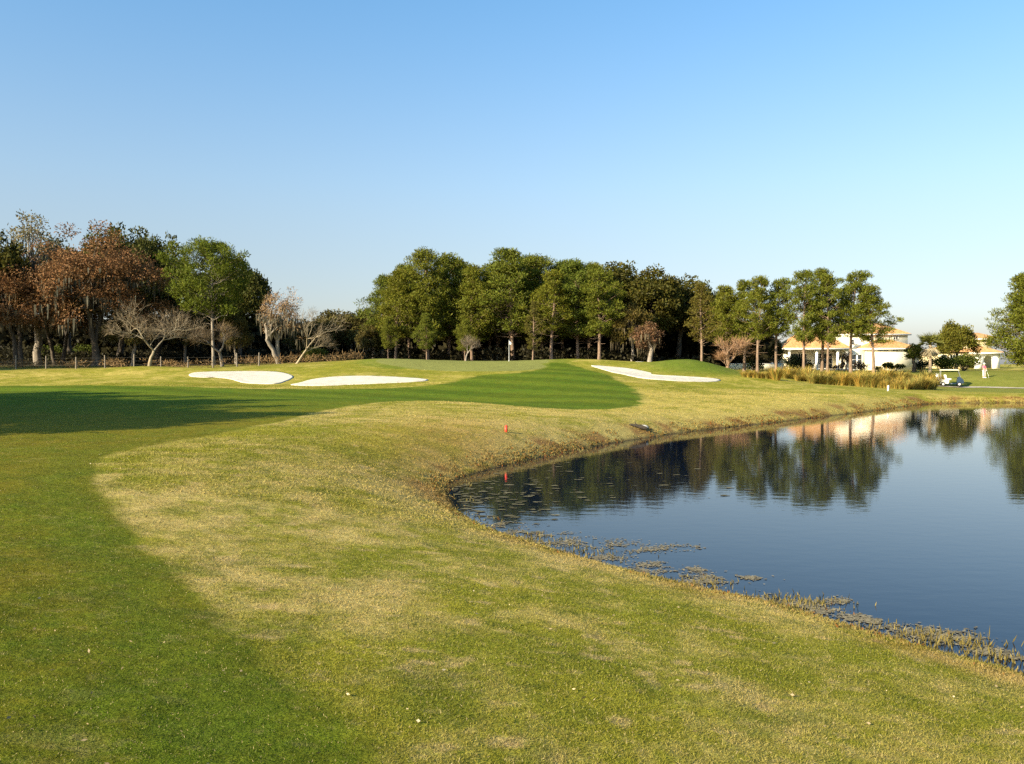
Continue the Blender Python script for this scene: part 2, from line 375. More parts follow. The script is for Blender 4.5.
WORN = [hit(300, 590), hit(180, 505), hit(250, 480), hit(330, 545)]
STRIPE_D = (math.cos(R(-32)), math.sin(R(-32)))
def L3(*c): return np.array(c)
def gcol(x, y):
    """albedo of the turf, purely from where it grows"""
    x = np.asarray(x, float); y = np.asarray(y, float)
    sdw = sdist(POND, x, y)
    wob = (fbm(x * 1.7, y * 1.7, 21, 3) - .5)
    far = sstep(25, 50, y)
    sf = sdist(FAIR, x, y) + wob * (.30 + .5 * far)
    fair = sstep(.12 + .2 * far, -.12 - .2 * far, sf)
    n1 = fbm(x / 2.6, y / 2.6, 31, 4); n2 = fbm(x / .55, y / .55, 41, 4, .6); n3 = fbm(x / .09, y / .09, 51, 2, .6); nb = fbm(x / 9, y / 9, 61, 3)
    # rough: dormant tan over olive
    olive = L3(.205, .190, .020); tan = (L3(.37, .285, .095) * (1 - far[:, None]) + L3(.37, .29, .075) * far[:, None]); green = L3(.11, .13, .012)
    t = .13 + 1.5 * (n1 - .5) + 1.7 * (n2 - .5) + .8 * (n3 - .5) + .5 * (nb - .5)
    # dry tongues along the mower edge and on the crest
    for (cx, cy), rad, amt in ((hit(230, 500), 2.2, .30), (hit(300, 575), 1.6, .32), (hit(150, 500), 1.6, .32), (hit(215,545), 1.4, .2), (hit(340, 600), 1.0, .35), (hit(740, 735), .55, .55), (hit(470, 650), 1.5, .12)):
        t = t + amt * .62 * (.45 + 1.1 * n2) * np.exp(-((x - cx) ** 2 + ((y - cy) * .6) ** 2) / rad ** 2)
    t = t + .55 * sstep(21, 34, y) * (1 - sstep(56, 64, y)) + .50 * sstep(2.0, .6, sdw) * (1 - .7 * sstep(.35, .05, sdw)) + .25 * sstep(60, 68, y) * sstep(85, 76, y) * sstep(-14, -24, x)
    t = t + .18 * sstep(15, 22, y) * sstep(-4, 0, x)
    t = np.clip(t, 0, 1)[:, None]
    rough = olive * (1 - t) + tan * t
    g2 = np.clip(.5 + 2.2 * (fbm(x / 1.3, y / 1.3, 71, 3) - .5), 0, 1)[:, None]
    rough = rough * (1 - .45 * g2 * (1 - t)) + green * (.45 * g2 * (1 - t))
    # fairway
    fg = (L3(.082, .110, .007) * (1 - far[:, None]) + L3(.066, .112, .007) * far[:, None]); fo = L3(.135, .118, .010)
    u = np.clip(.60 + 1.3 * (n1 - .5) + 1.1 * (n2 - .5) + .7 * (n3 - .5), 0, 1)
    u = u + .35 * sstep(16, 10, np.abs(y - 17) * 1.0) * sstep(-5, -9, x) * sstep(11, 15, y)
    u = np.clip(u * (1 - .65 * sstep(26, 44, y)), 0, 1)[:, None]
    fw = fg * (1 - u) + fo * u
    st = np.sin((x * STRIPE_D[1] * -1 + y * STRIPE_D[0] + .5 * wob) * 2 * math.pi / 5.2)
    fw = fw * (1 + (.16 * np.clip(st * 2.0, -1, 1) * sstep(38, 48, y))[:, None] * L3(1, .8, 1))
    edge = np.exp(-((sf + .5) / .5) ** 2) * sstep(30, 12, y)          # lusher line just inside the mower's edge
    fw = fw * (1 - .5 * edge[:, None]) + L3(.075, .105, .008) * (.5 * edge[:, None])
    col = rough * (1 - fair[:, None]) + fw * fair[:, None]
    sp = (sstep(.70, .82, fbm(x / .34, y / .27, 101, 3)) * (.10 + .50 * (1 - fair)) * sstep(45, 20, y) + sstep(.72, .8, fbm(x / .12, y / .09, 111, 2)) * .35 * sstep(16, 8, y) * (1 - .6 * fair))[:, None]
    col = col * (1 - sp) + L3(.40, .29, .13) * sp                       # scuffs and dead tufts
    gp = (sstep(.62, .78, fbm(x / .5, y / .4, 121, 3)) * .4 * sstep(45, 20, y))[:, None]
    col = col * (1 - gp) + L3(.075, .10, .010) * gp
    # steep, half dry slopes round the green and the left bank
    sg = sdist(GREEN, x, y)
    collar = sstep(9, 2, sg) * (1 - fair) * sstep(84, 70, y)
    # mound right of the bunker is watered green
    mx, my, _ = at(693, 366, 80)
    mo = np.exp(-(((x - mx) / 5.2) ** 2 + ((y - my) / 5.5) ** 2) ** 2)[:, None]
    col = col * (1 - .85 * mo) + L3(.075, .115, .012) * (.85 * mo)
    back = (sstep(80, 88, y) * sstep(-14, -24, x) * .5 + sstep(82, 90, y) * (x > -14) * .0)[:, None]
    col = col * (1 - back) + L3(.17, .145, .04) * back
    gm = sstep(.15, -.15, sg)[:, None]
    apr = (sstep(3.0, 1.0, sg) * (1 - fair) * (y > 78))[:, None] * .6
    col = col * (1 - apr) + L3(.085, .13, .015) * apr
    col = col * (1 - gm) + (L3(.18, .185, .050) * (1 + .12 * (n1 - .5)[:, None])) * gm
    # lawn on the far right bank
    rl = (sstep(40, 44, x) * sstep(68, 72, y) * sstep(125, 110, y))[:, None] * .8
    col = col * (1 - rl) + L3(.135, .15, .028) * rl
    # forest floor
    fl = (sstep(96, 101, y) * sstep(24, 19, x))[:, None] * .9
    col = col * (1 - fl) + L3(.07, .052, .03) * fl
    og = np.exp(-((x + 1.6) / 2.6) ** 2 - ((y - 25) / 6.5) ** 2)[:, None] * (1 - fair)[:, None] * (.25 + .6 * n2)[:, None]
    col = col * (1 - og) + L3(.33, .205, .055) * og
    # weedy waterline, reddish then wet mud
    ss = sdw + .5 * (fbm(x * 1.1, y * 1.1, 81, 3) - .5) * (1 + .04 * y)
    fb = sstep(14, 24, y)
    red = (np.exp(-((ss - .5) / .5) ** 2) * sstep(.45, .65, fbm(x / 1.6, y / 1.6, 91, 3)) * (.35 + .55 * fb))[:, None]
    col = col * (1 - red) + L3(.20, .10, .035) * red
    wet = sstep(.16, -.02, sdw)[:, None]
    col = col * (1 - wet) + L3(.07, .05, .025) * wet
    return np.clip(col, .004, .9)

# ------------------------------------------------------------------ ground sheet
a_in = np.linspace(R(-37), R(37), 600); a_out = np.linspace(R(37), R(360 - 37), 150)[1:-1]
ang = np.concatenate([a_in, a_out])
rad = np.concatenate([np.exp(np.linspace(math.log(.5), math.log(3), 60))[:-1], np.exp(np.linspace(math.log(3), math.log(150), 640)), np.exp(np.linspace(math.log(155), math.log(1500), 22))])
RR, AA = np.meshgrid(rad, ang, indexing='ij')
gx = (RR * np.sin(AA)).ravel(); gy = (RR * np.cos(AA)).ravel()
gzv = gz(gx, gy)
nr, na = RR.shape
i = np.arange(nr - 1)[:, None] * na; j = np.arange(na)[None]; j2 = (j + 1) % na
fq = np.stack([i + j, i + na + j, i + na + j2, i + j2], -1).reshape(-1, 4)[:, ::-1]
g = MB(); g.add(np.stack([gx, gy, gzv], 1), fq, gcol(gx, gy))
cen = np.array([[0, 0, g1(0, 0)]])
g.add(np.vstack([np.stack([gx, gy, gzv], 1)[:na], cen]), [(q, na, (q + 1) % na) for q in range(na)], np.vstack([gcol(gx[:na], gy[:na]), gcol([0.], [0.])]))
tag(g.build('ground', M['ground'], None, True, True), kind='structure')

w = MB(); w.add([(-8,-20,0),(95,-20,0),(95,85,0),(-8,85,0)], [(0,1,2,3)])
tag(w.build('pond_water', M['water']), kind='structure')

for b in BUNK:                                             # sand, a rippled sheet lying in its hollow
    p = np.array(b['poly']); n = len(p); c = np.array(b['c']); v = []; f = []
    rings = [(1.0, -.12), (1.0, .05), (.97, .05), (.9, .05), (.78, .04), (.6, .03), (.4, .03), (.2, .03)]
    for k, dz in rings:
        q = c + (p - c) * k
        zz = gz(q[:, 0], q[:, 1], False) + dz + .05 * (fbm(q[:, 0] * 1.3, q[:, 1] * 1.3, 4, 3) - .5) * (k < .97)
        v.append(np.column_stack([q, zz]))
    for r_ in range(len(rings) - 1):
        for q in range(n): f.append((r_ * n + q, r_ * n + (q + 1) % n, (r_ + 1) * n + (q + 1) % n, (r_ + 1) * n + q))
    mb = MB(); V = np.vstack(v); mb.add(V, f)
    o_ = len(rings) - 1
    mb.add(np.vstack([v[-1], [[c[0], c[1], v[-1][:, 2].mean()]]]), [(q, (q + 1) % n, n) for q in range(n)])
    tag(mb.build('bunker_sand', M['sand'], None, True), kind='structure')

# cart path across the far right bank
pth = [hit(955, 387.2), hit(975, 387.3), hit(1000, 387.8), hit(1024, 388.3)]
pth = [(pth[0][0] - 14, pth[0][1] + 3), (pth[0][0] - 6, pth[0][1] + 1)] + pth + [(pth[-1][0] + 10, pth[-1][1] - 2), (pth[-1][0] + 30, pth[-1][1] - 4)]
v = []; f = []
pf = []
for a, b_ in zip(pth[:-1], pth[1:]):
    for k in range(6): t = k / 6; pf.append((a[0] + (b_[0] - a[0]) * t, a[1] + (b_[1] - a[1]) * t))
for k, (x, y) in enumerate(pf):
    for d_ in (-.55, -.2, .2, .55): v.append((x, y + d_, float(gz(x, y + d_)[0]) + .045))
for k in range(len(pf) - 1):
    for q in range(3): f.append((k * 4 + q, k * 4 + 4 + q, k * 4 + 5 + q, k * 4 + 1 + q))
mb = MB(); mb.add(v, f); tag(mb.build('cart_path', M['path']), kind='structure')

# ------------------------------------------------------------------ turf blades in the foreground (one growing mass)
def frustum_points(n, y0, y1, power, rng, spread=.64):
    u = rng.random(n); 
    if power == 2: y = y0 * (y1 / y0) ** u
    else: y = y0 + (y1 - y0) * u
    x = (rng.random(n) * 2 - 1) * spread * (y + .6)
    return x, y
rng = np.random.default_rng(3)
bx, by = frustum_points(310000, 2.3, 24, 2, rng)
sd = sdist(POND, bx, by); keep = sd > .03; bx, by, sd = bx[keep], by[keep], sd[keep]
bc = gcol(bx, by); bz = gz(bx, by)
infair = sdist(FAIR, bx, by) < 0
mb = MB()
for rep in range(4):
    n = len(bx); ox = bx + rng.normal(size=n) * .012 * (1 + by * .15); oy = by + rng.normal(size=n) * .012 * (1 + by * .15)
    d = np.stack([rng.normal(size=n), rng.normal(size=n), np.abs(rng.normal(size=n)) * .75 + .18], 1)
    ln = (.010 + .012 * rng.random(n)) * np.where(infair, .8, 1.15) * (1 + .025 * by) * (1 + .8 * sstep(1.2, .1, sd))
    wd = .0025 * (1 + .10 * by)
    k = rng.random(n)
    cc = bc * (.76 + .56 * rng.random(n))[:, None]
    dry = (k < .05)[:, None]; cc = np.where(dry, L3(.40, .32, .15) * (.7 + .5 * rng.random(n))[:, None], cc)
    mb.diamonds(np.stack([ox, oy, bz - .004], 1), d, wd, ln, cc, rng, .35)
n0 = 110000; bx, by = frustum_points(n0, 13, 64, 2, rng, .62)
sd = sdist(POND, bx, by); kk = (sd > .05) & (sdist(FAIR, bx, by) > .2); bx, by = bx[kk], by[kk]
bc = gcol(bx, by); bz = gz(bx, by)
for rep in range(3):
    n = len(bx); ox = bx + rng.normal(size=n) * .08; oy = by + rng.normal(size=n) * .08
    d = np.stack([rng.normal(size=n), rng.normal(size=n), np.abs(rng.normal(size=n)) * .6 + .15], 1)
    mb.diamonds(np.stack([ox, oy, bz - .01], 1), d, .008 + .0003 * by, (.022 + .03 * rng.random(n)) * (1 + .015 * by), bc * (.78 + .55 * rng.random(n))[:, None], rng, .35)
tag(mb.build('grass', M['blade'], None, False, True), kind='stuff')

# leaf litter, scraps of dead grass on the lawn
lx, ly = frustum_points(420, 2.6, 40, 2, rng)
keep = sdist(POND, lx, ly) > .3; lx, ly = lx[keep], ly[keep]; n = len(lx)
d = np.stack([rng.normal(size=n), rng.normal(size=n), .25 * np.abs(rng.normal(size=n))], 1)
mb = MB(); br = (.35 + 1.0 * rng.random(n) ** 2)[:, None] * np.where((rng.random(n) < .06)[:, None], L3(1.6, 1.8, 2.1), L3(1, 1, 1))
mb.diamonds(np.stack([lx, ly, gz(lx, ly) + .015], 1), d, .008 + .012 * rng.random(n), (.015 + .025 * rng.random(n)), br, rng)
tag(mb.build('leaf_litter', M['litter'], None, False, True), kind='stuff')

# ------------------------------------------------------------------ waterline plants and floating weed (uncountable)
def shore_points(n, lo, hi, rng, y0, y1):
    P = np.array(POND); out = []
    seg = np.roll(P, -1, 0) - P; ln = np.linalg.norm(seg, axis=1)
    wgt = ln * ((P[:, 1] > y0) & (P[:, 1] < y1) & (P[:, 0] < 58)); k = rng.choice(len(P), n, p=wgt / wgt.sum())
    t = rng.random(n)[:, None]; p = P[k] + seg[k] * t
    nrm = np.stack([seg[k, 1], -seg[k, 0]], 1) / ln[k][:, None]
    off = lo + (hi - lo) * rng.random(n)
    q = p + nrm * off[:, None]
    s_ = sdist(POND, q[:, 0], q[:, 1])
    bad = np.sign(s_) != np.sign(off); q[bad] = p[bad] - nrm[bad] * off[bad][:, None]
    return q
mb = MB()
for (n, lo, hi, y0, y1, h0, h1, c) in ((6000, .0, .45, 6, 30, .02, .06, (1.1, 1.0, .9)), (1400, -.6, .05, 6, 30, .03, .09, (.8, .85, .8)), (4500, .0, .8, 18, 75, .03, .10, (1.0, .9, .7)), (900, -.1, .2, 24, 75, .05, .16, (.7, .55, .45))):
    q = shore_points(n, lo, hi, rng, y0, y1); n = len(q)
    cl = fbm(q[:, 0] * .9, q[:, 1] * .9, 14, 2); kk = cl > .42; q = q[kk]; n = len(q)
    z = np.maximum(gz(q[:, 0], q[:, 1]), -.02)
    d = np.stack([rng.normal(size=n) * .45, rng.normal(size=n) * .45, np.ones(n)], 1)
    cc = np.tile(L3(*c), (n, 1)) * (.6 + .7 * rng.random(n))[:, None]
    red = rng.random(n) < .16; cc[red] *= L3(1.0, .55, .4)
    mb.diamonds(np.column_stack([q, z]), d, .010 + .0012 * q[:, 1], (h0 + (h1 - h0) * rng.random(n)), cc, rng, .3)
# emergent clump by the near bank
for (px, py, sx, n, hh) in ((915, 638, .5, 80, .12), (945, 643, .5, 110, .15), (880, 628, .5, 45, .10), (975, 646, .35, 50, .12), (800, 604, .5, 160, .11), (780, 600, .5, 150, .10), (530, 541, .6, 160, .12), (575, 553, .7, 160, .10), (1000, 660, .4, 120, .12), (695, 585, .5, 120, .1)):
    x0, y0 = on_water(px, py); q = np.stack([x0 + rng.normal(size=n) * sx * .6, y0 + rng.normal(size=n) * sx * .30], 1)
    s_ = sdist(POND, q[:, 0], q[:, 1]); q = q[s_ < .1]; n = len(q)
    d = np.stack([rng.normal(size=n) * .3, rng.normal(size=n) * .3, np.ones(n)], 1)
    cc = np.tile(L3(.95, .95, .8), (n, 1)) * (.5 + .8 * rng.random(n))[:, None]
    mb.diamonds(np.column_stack([q, np.full(n, -.02)]), d, .014, hh * (.4 + .7 * rng.random(n)), cc, rng, .4)
tag(mb.build('shore_grass', M['reed'], None, False, True), kind='stuff')

mb = MB()                                                  # rafts of floating weed, ragged and broken
rafts = [(548,541,40,4),(580,543,50,5),(615,547,35,5),(640,549,30,3),(680,548,22,3),(555,535,24,3),(640,571,40,4),(690,570,16,3),(720,577,34,3),(740,578,20,2),(735,583,15,3),(655,565,20,3),
         (705,582,24,2),(760,601,28,5),(800,604,36,4),(845,602,16,4),(815,611,26,4),(790,610,24,3),(855,618,22,4),(880,622,14,3),(930,634,36,5),(955,640,22,4),(905,628,22,3),(970,624,10,3),(990,652,18,4),(1015,660,20,4),
         (600,558,24,3),(520,533,24,3),(505,525,22,3),(545,551,20,2),(840,627,20,3),(870,634,26,4)]
for (px, py, hw, hh) in rafts:
    x0, y0 = on_water(px, py); x1, _ = on_water(px + hw, py); _, y1 = on_water(px, py - hh)
    n = int(110 + hw * 11)
    q = np.stack([x0 + rng.normal(size=n) * (x1 - x0) * .55, y0 + rng.normal(size=n) * (y1 - y0) * .5], 1)
    q = q[fbm(q[:, 0] * 3, q[:, 1] * 3, int(px), 2) > .44]; n = len(q)
    if n == 0: continue
    d = np.stack([rng.normal(size=n), rng.normal(size=n), .03 * np.abs(rng.normal(size=n))], 1)
    cc = np.tile(L3(1, 1, 1), (n, 1)) * (.45 + .8 * rng.random(n))[:, None]
    V0 = np.column_stack([q, np.full(n, .008)])
    dn = d / np.linalg.norm(d, axis=1, keepdims=True); sdv = np.stack([-dn[:, 1], dn[:, 0], np.zeros(n)], 1)
    ln = (.02 + .05 * rng.random(n))[:, None]; wd = ln * .3
    V = np.stack([V0, V0 + dn * ln * .5 - sdv * wd, V0 + dn * ln, V0 + dn * ln * .5 + sdv * wd], 1).reshape(-1, 3)
    V[:, 2] = .006 + .004 * rng.random(len(V))
    mb.add(V, np.arange(n)[:, None] * 4 + np.arange(4)[None], np.repeat(cc, 4, 0))
tag(mb.build('floating_weed', M['mat_'], None, False, True), kind='stuff')

mb = MB()                                                  # pads off the left tip of the pond
n = 0
while n < 300:
    px = 450 + abs(rng.normal()) * 55; py = 497 + rng.normal() * 17
    if rng.random() < .22: px = rng.uniform(480, 760); py = rng.uniform(440, 500)
    x, y = on_water(px, py)
    if sdist(POND, [x], [y])[0] > -.2: continue
    r_ = .02 + .065 * rng.random() ** 2; k = 9; an = np.linspace(.25, 2 * math.pi - .25, k) + rng.random() * 6
    rr = r_ * (.85 + .3 * rng.random(k)); v = [(x, y, .009)] + [(x + rr[q] * math.cos(an[q]) * 1.5, y + rr[q] * math.sin(an[q]), .008 + .004 * rng.random()) for q in range(k)]
    mb.add(v, [(0, q, q + 1) for q in range(1, k)], L3(1, 1, 1) * (.6 + .8 * rng.random())); n += 1
tag(mb.build('lily_pads', M['pad'], None, False, True), kind='stuff')

# ------------------------------------------------------------------ trees
def puff(mb, c, r, flat, n, lw, ll, rng, up=.25, bright=1.0):
    d = rng.normal(size=(n, 3)); d /= np.linalg.norm(d, axis=1, keepdims=True)
    rr = rng.random(n) ** .45
    p = d * (rr * r)[:, None]; p[:, 2] *= flat
    ax = d * .8 + rng.normal(size=(n, 3)) * .55; ax[:, 2] += up
    col = np.ones((n, 3)) * (bright * (.7 + .6 * rng.random(n)))[:, None]
    col[:, 0] *= .9 + .25 * rng.random(n); 
    L = ll * (.6 + .8 * rng.random(n))
    ax /= np.linalg.norm(ax, axis=1, keepdims=True)
    mb.diamonds(np.asarray(c) + p - ax * L[:, None] * .5, ax, lw * (.7 + .6 * rng.random(n)), L, col, rng)
def limb(tb, a, b, r0, r1, rng, sag=.0, n=5, wob=.06, sides=5):
    a = np.asarray(a, float); b = np.asarray(b, float); L = np.linalg.norm(b - a); pts = []
    for k in range(n):
        t = k / (n - 1); p = a + (b - a) * t; p = p + rng.normal(size=3) * wob * L * math.sin(math.pi * t); p[2] += sag * L * math.sin(math.pi * t); pts.append(p)
    tb.tube(pts, np.linspace(r0, r1, n), sides, cap=False); return pts
def make_pine(seed, crown0=.4, rmax=2.8, puffs=50, h=16., per=95, dead=4, top_round=.5, pr=(.65, 1.15)):
    rng = np.random.default_rng(seed); tb = MB(); lb = MB()
    lean = rng.normal(size=2) * .35
    axis = lambda t: np.array([lean[0] * t * t + .12 * math.sin(5 * t + seed), lean[1] * t * t + .12 * math.cos(4 * t + seed), h * t])
    ts = np.linspace(0, .97, 11); pts = [axis(t) for t in ts]
    rr = .24 * (1 - ts) ** .75 + .035; rr[0] *= 1.25
    tb.tube(pts, rr, 8)
    gaps = rng.random(4) * 6.28
    for k in range(puffs):
        t = crown0 + (1 - crown0) * (k + rng.random()) / puffs
        s_ = (t - crown0) / (1 - crown0)
        prof = (.62 + .38 * math.sin(math.pi * min(1, s_ * 1.15))) * math.sqrt(max(.03, 1 - max(0, (s_ - .45) / .57) ** 2)) * (.82 + .18 * math.sin(6 * s_ + seed))
        az = k * 2.399 + rng.normal() * .5
        rad_ = rmax * prof * (.30 + .75 * rng.random() ** .7) * (1 + .25 * math.cos(az - seed))
        a = axis(t - .04); e = axis(min(1, t)) + np.array([math.cos(az) * rad_, math.sin(az) * rad_, rad_ * (.15 + .25 * rng.random()) + (.4 if s_ > .85 else 0)])
        limb(tb, a, e, .055 * (1.3 - s_), .015, rng, -.04)
        r_ = (pr[0] + (pr[1] - pr[0]) * rng.random()) * (1 - .10 * s_)
        puff(lb, e, r_, .62, per, .11, .50, rng, .35)
        if rad_ > 1.4 and rng.random() < .6:
            m_ = a + (e - a) * .6; puff(lb, m_ + np.array([0, 0, .2]), r_ * .7, .55, int(per * .5), .11, .48, rng, .3)
    for k in range(dead):
        t = crown0 * (.55 + .45 * rng.random()); az = rng.random() * 6.28; l_ = .6 + 1.3 * rng.random()
        limb(tb, axis(t), axis(t) + np.array([math.cos(az) * l_, math.sin(az) * l_, .1 - .3 * rng.random()]), .04, .012, rng)
    return tb, lb, None, h
def make_oak(seed, h=13., rad_=5.5, crown0=.28, puffs=95, per=110, moss=0, sparse=1.0, lw=.20, ll=.36, trunks=1, pr=(.8, 1.45), fork=.28):
    rng = np.random.default_rng(seed); tb = MB(); lb = MB(); ms = MB()
    zc = h * (crown0 + 1) / 2; hz = h * (1 - crown0) / 2
    base = []
    for q in range(trunks):
        az = rng.random() * 6.28; off = np.array([math.cos(az), math.sin(az), 0]) * (.5 if trunks > 1 else 0)
        top = np.array([rng.normal() * .6, rng.normal() * .6, h * (fork + .12)]) + off * 2
        limb(tb, off - np.array([0, 0, .1]), top, .38 / trunks ** .4, .26 / trunks ** .4, rng, 0, 6, .03, 8); base.append(top)
    for k in range(puffs):
        # lobed shell: crowns are built of a few big masses
        d = rng.normal(size=3); d /= np.linalg.norm(d)
        if d[2] < -.55: d[2] *= -.6
        lob = .78 + .22 * math.sin(2.6 * math.atan2(d[1], d[0]) + seed) * math.cos(2.3 * d[2] + seed * 1.7)
        q = (.55 + .45 * rng.random() ** .6) * lob
        e = np.array([d[0] * rad_ * q, d[1] * rad_ * q, zc + d[2] * hz * q])
        if k % 3 == 0:
            b0 = base[k % len(base)]; mid = b0 + (e - b0) * .5 + np.array([0, 0, .5])
            limb(tb, b0 - np.array([0, 0, .3]), mid, .12, .07, rng, .03); limb(tb, mid, e, .07, .015, rng, .05)
        r_ = pr[0] + (pr[1] - pr[0]) * rng.random()
        puff(lb, e, r_, .72, max(8, int(per * sparse)), lw, ll, rng, .1, .75 + .5 * rng.random())
        if moss and d[2] < .45 and rng.random() < moss:
            for _ in range(9):
                p = e + np.array([rng.normal() * r_ * .5, rng.normal() * r_ * .5, -.4 * r_]); l_ = .4 + 1.0 * rng.random() ** 1.5
                nn = 3; pp = p[None] + np.array([[0, 0, 0]]) 
                az = rng.random() * 3.14; sx = np.array([math.cos(az), math.sin(az), 0]) * (.03 + .06 * rng.random())
                v = [p - sx, p + sx, p + sx * .9 + [0, 0, -l_ * .5], p - sx * .9 + [0, 0, -l_ * .5], p + np.array([rng.normal() * .06, 0, -l_])]
                c_ = L3(1, 1, 1) * (.6 + .7 * rng.random()); ms.add(v, [(0, 1, 2, 3)], c_); ms.add([v[3], v[2], v[4]], [(0, 1, 2)], c_)
    return tb, lb, (ms if ms.n else None), h
def make_bare(seed, h=6., spread=1.0, lean=0.0, levels=5, r0=.16, fork=.28, up=.5, tips=True, nfork=(2, 4), decay=(.62, .82), k=7):
    rng = np.random.default_rng(seed); tb = MB(); lb = MB(); ends = []
    def grow(p, d, L, r, lv):
        d = d / np.linalg.norm(d); m = 5; pts = [p]; q = p.copy(); dd = d.copy()
        for k in range(m):
            dd = dd + rng.normal(size=3) * .13 + np.array([0, 0, .03]); dd /= np.linalg.norm(dd); q = q + dd * L / m; pts.append(q.copy())
        r1 = r * (.62 if lv else .3)
        tb.tube(pts, np.linspace(r, r1, m + 1), 7 if lv >= levels - 1 else (5 if lv > 1 else 3), cap=False)
        if lv == 0: ends.append((q, dd)); return
        nb = rng.integers(nfork[0], nfork[1] + 1)
        for b in range(nb):
            az = b * 6.28 / nb + rng.random() * 1.5; s_ = spread * (.55 + .5 * rng.random())
            x_ = np.cross(dd, [.3, .2, 1.]); x_ /= np.linalg.norm(x_) + 1e-9; y_ = np.cross(dd, x_)
            nd = dd + s_ * (math.cos(az) * x_ + math.sin(az) * y_); nd[2] += up * .2; nd[0] += lean * .25
            if nd[2] < -.05: nd[2] = .05
            grow(pts[-1], nd, L * (decay[0] + (decay[1] - decay[0]) * rng.random()), r1 * (.75 + .2 * rng.random()), lv - 1)
        if lv >= 1 and rng.random() < .8:
            k = rng.integers(2, m); az = rng.random() * 6.28
            nd = dd * .6 + np.array([math.cos(az), math.sin(az), .35]) * spread * .7
            grow(pts[k], nd, L * .55, r1 * .5, lv - 1)
    grow(np.array([0, 0, -.1]), np.array([lean, 0, 1.]), h * fork, r0, levels)
    if tips and ends:
        E = np.array([e[0] for e in ends]); D = np.array([e[1] for e in ends])
        B = np.repeat(E, k, 0) - np.repeat(D, k, 0) * .5 * rng.random((len(E) * k, 1)); DD = np.repeat(D, k, 0) + rng.normal(size=(len(B), 3)) * .45
        lb.diamonds(B, DD, .022, .45 + .6 * rng.random(len(B)), np.ones((len(B), 3)) * (.6 + .7 * rng.random(len(B)))[:, None], rng, .3)
    return tb, lb, None, h
PROTO = {}
def proto(key, gen, bark_m, leaf_m, moss_m='moss'):
    tb, lb, ms, h = gen
    h = max(float(np.concatenate(q.v)[:, 2].max()) for q in (tb, lb) if q.n) - .15
    PROTO[key] = (tb.mesh('trunk', M[bark_m], True), lb.mesh('crown', M[leaf_m], False, True) if lb.n else None, ms.mesh('hanging_moss', M[moss_m], False, True) if ms else None, h)
def tree(name, key, label, cat, group, px, Y, topy, rz=None, wide=1.0, basey=None, dx=0):
    x = at(px, 365, Y)[0]; z = g1(x, Y); top = at(px, topy, Y)[2]
    tm, cm, mm, h = PROTO[key]; k = (top - z) / h
    o = empty(name, (x, Y, z - .03), rnd.random() * 6.28 if rz is None else rz, label, cat, group, (k * wide, k * wide, k))
    link('trunk', tm, o)
    if cm: link('crown' if 'bare' not in key else 'twigs', cm, o)
    if mm: tag(link('hanging_moss', mm, o), kind='stuff')
    return o
for k in range(5): proto('pine%d' % k, make_pine(100 + k, .31 + .04 * (k % 3), 4.2, 78, 16, 110, pr=(.75, 1.3)), 'pine_bark', 'pine')
for k in range(5): proto('low%d' % k, make_pine(200 + k, .22 + .05 * (k % 3), 4.9, 120, 16, 105, pr=(.8, 1.55)), 'pine_bark', 'pine')
proto('olive0', make_pine(301, .22, 3.6, 70, 16, 80), 'pine_bark', 'pine_olive'); proto('olive1', make_pine(302, .34, 3.2, 60, 16, 70), 'pine_bark', 'pine_olive')
proto('bright', make_pine(311, .42, 8.4, 150, 16, 130, 9, pr=(1.0, 1.6)), 'grey_bark', 'pine_bright')
proto('cedar', make_pine(321, .06, 5.6, 190, 14, 120, 0, pr=(.9, 1.5)), 'pine_bark', 'pine')
for k in range(3): proto('oak%d' % k, make_oak(400 + k, 13, 5.6, .15, 150, 130), 'oak_bark', 'oak')
for k in range(2): proto('olive_oak%d' % k, make_oak(420 + k, 10, 5.4, .08, 110, 110, .35), 'grey_bark', 'oak_olive')
for k in range(2): proto('rust%d' % k, make_oak(440 + k, 13, 6.2, .02, 175, 190, .6, 1.0, .10, .20, 2), 'oak_bark', 'rust')
proto('sparse', make_oak(460, 15, 3.6, .35, 70, 34, .5, 1, .13, .26, 1, (.6, 1.1)), 'grey_bark', 'grey_leaf')
proto('mossy_grey', make_oak(470, 8.5, 3.2, .12, 80, 48, .8, 1, .06, .34, 2, (.6, 1.0), .2), 'grey_bark', 'pink_twig')
proto('bare_pale', make_bare(503, 7.5, 1.05, .05, 5, .21, .30, .15, True, (2, 4), (.70, .90)), 'pale_bark', 'pink_twig')
proto('bare_lean', make_bare(510, 7.0, .70, .60, 4, .17, .34, .25, True, (2, 4), (.7, .9)), 'pale_bark', 'pink_twig')
proto('bare_grey', make_bare(520, 6.5, .9, .1, 5, .22, .28, .4, True, (2, 3)), 'grey_bark', 'pink_twig')
proto('bare_crape', make_bare(530, 4.6, .70, .0, 4, .20, .26, .8, True, (3, 4), (.68, .86), 5), 'twig', 'crape_twig')
proto('young', make_oak(480, 5.5, 1.9, .25, 40, 80, 0, 1, .16, .3, 1, (.5, .9)), 'oak_bark', 'tree_green')
proto('broad', make_oak(481, 8.5, 4.2, .10, 150, 130, 0, 1, .17, .32, 1, (.8, 1.3)), 'oak_bark', 'tree_green')
proto('brown_oak', make_oak(482, 6.0, 2.2, .2, 40, 60, .4, 1, .14, .28, 1, (.5, .95)), 'grey_bark', 'brown_leaf')
proto('shadow_oak', make_oak(483, 13, 7.0, .24, 150, 120), 'oak_bark', 'oak')

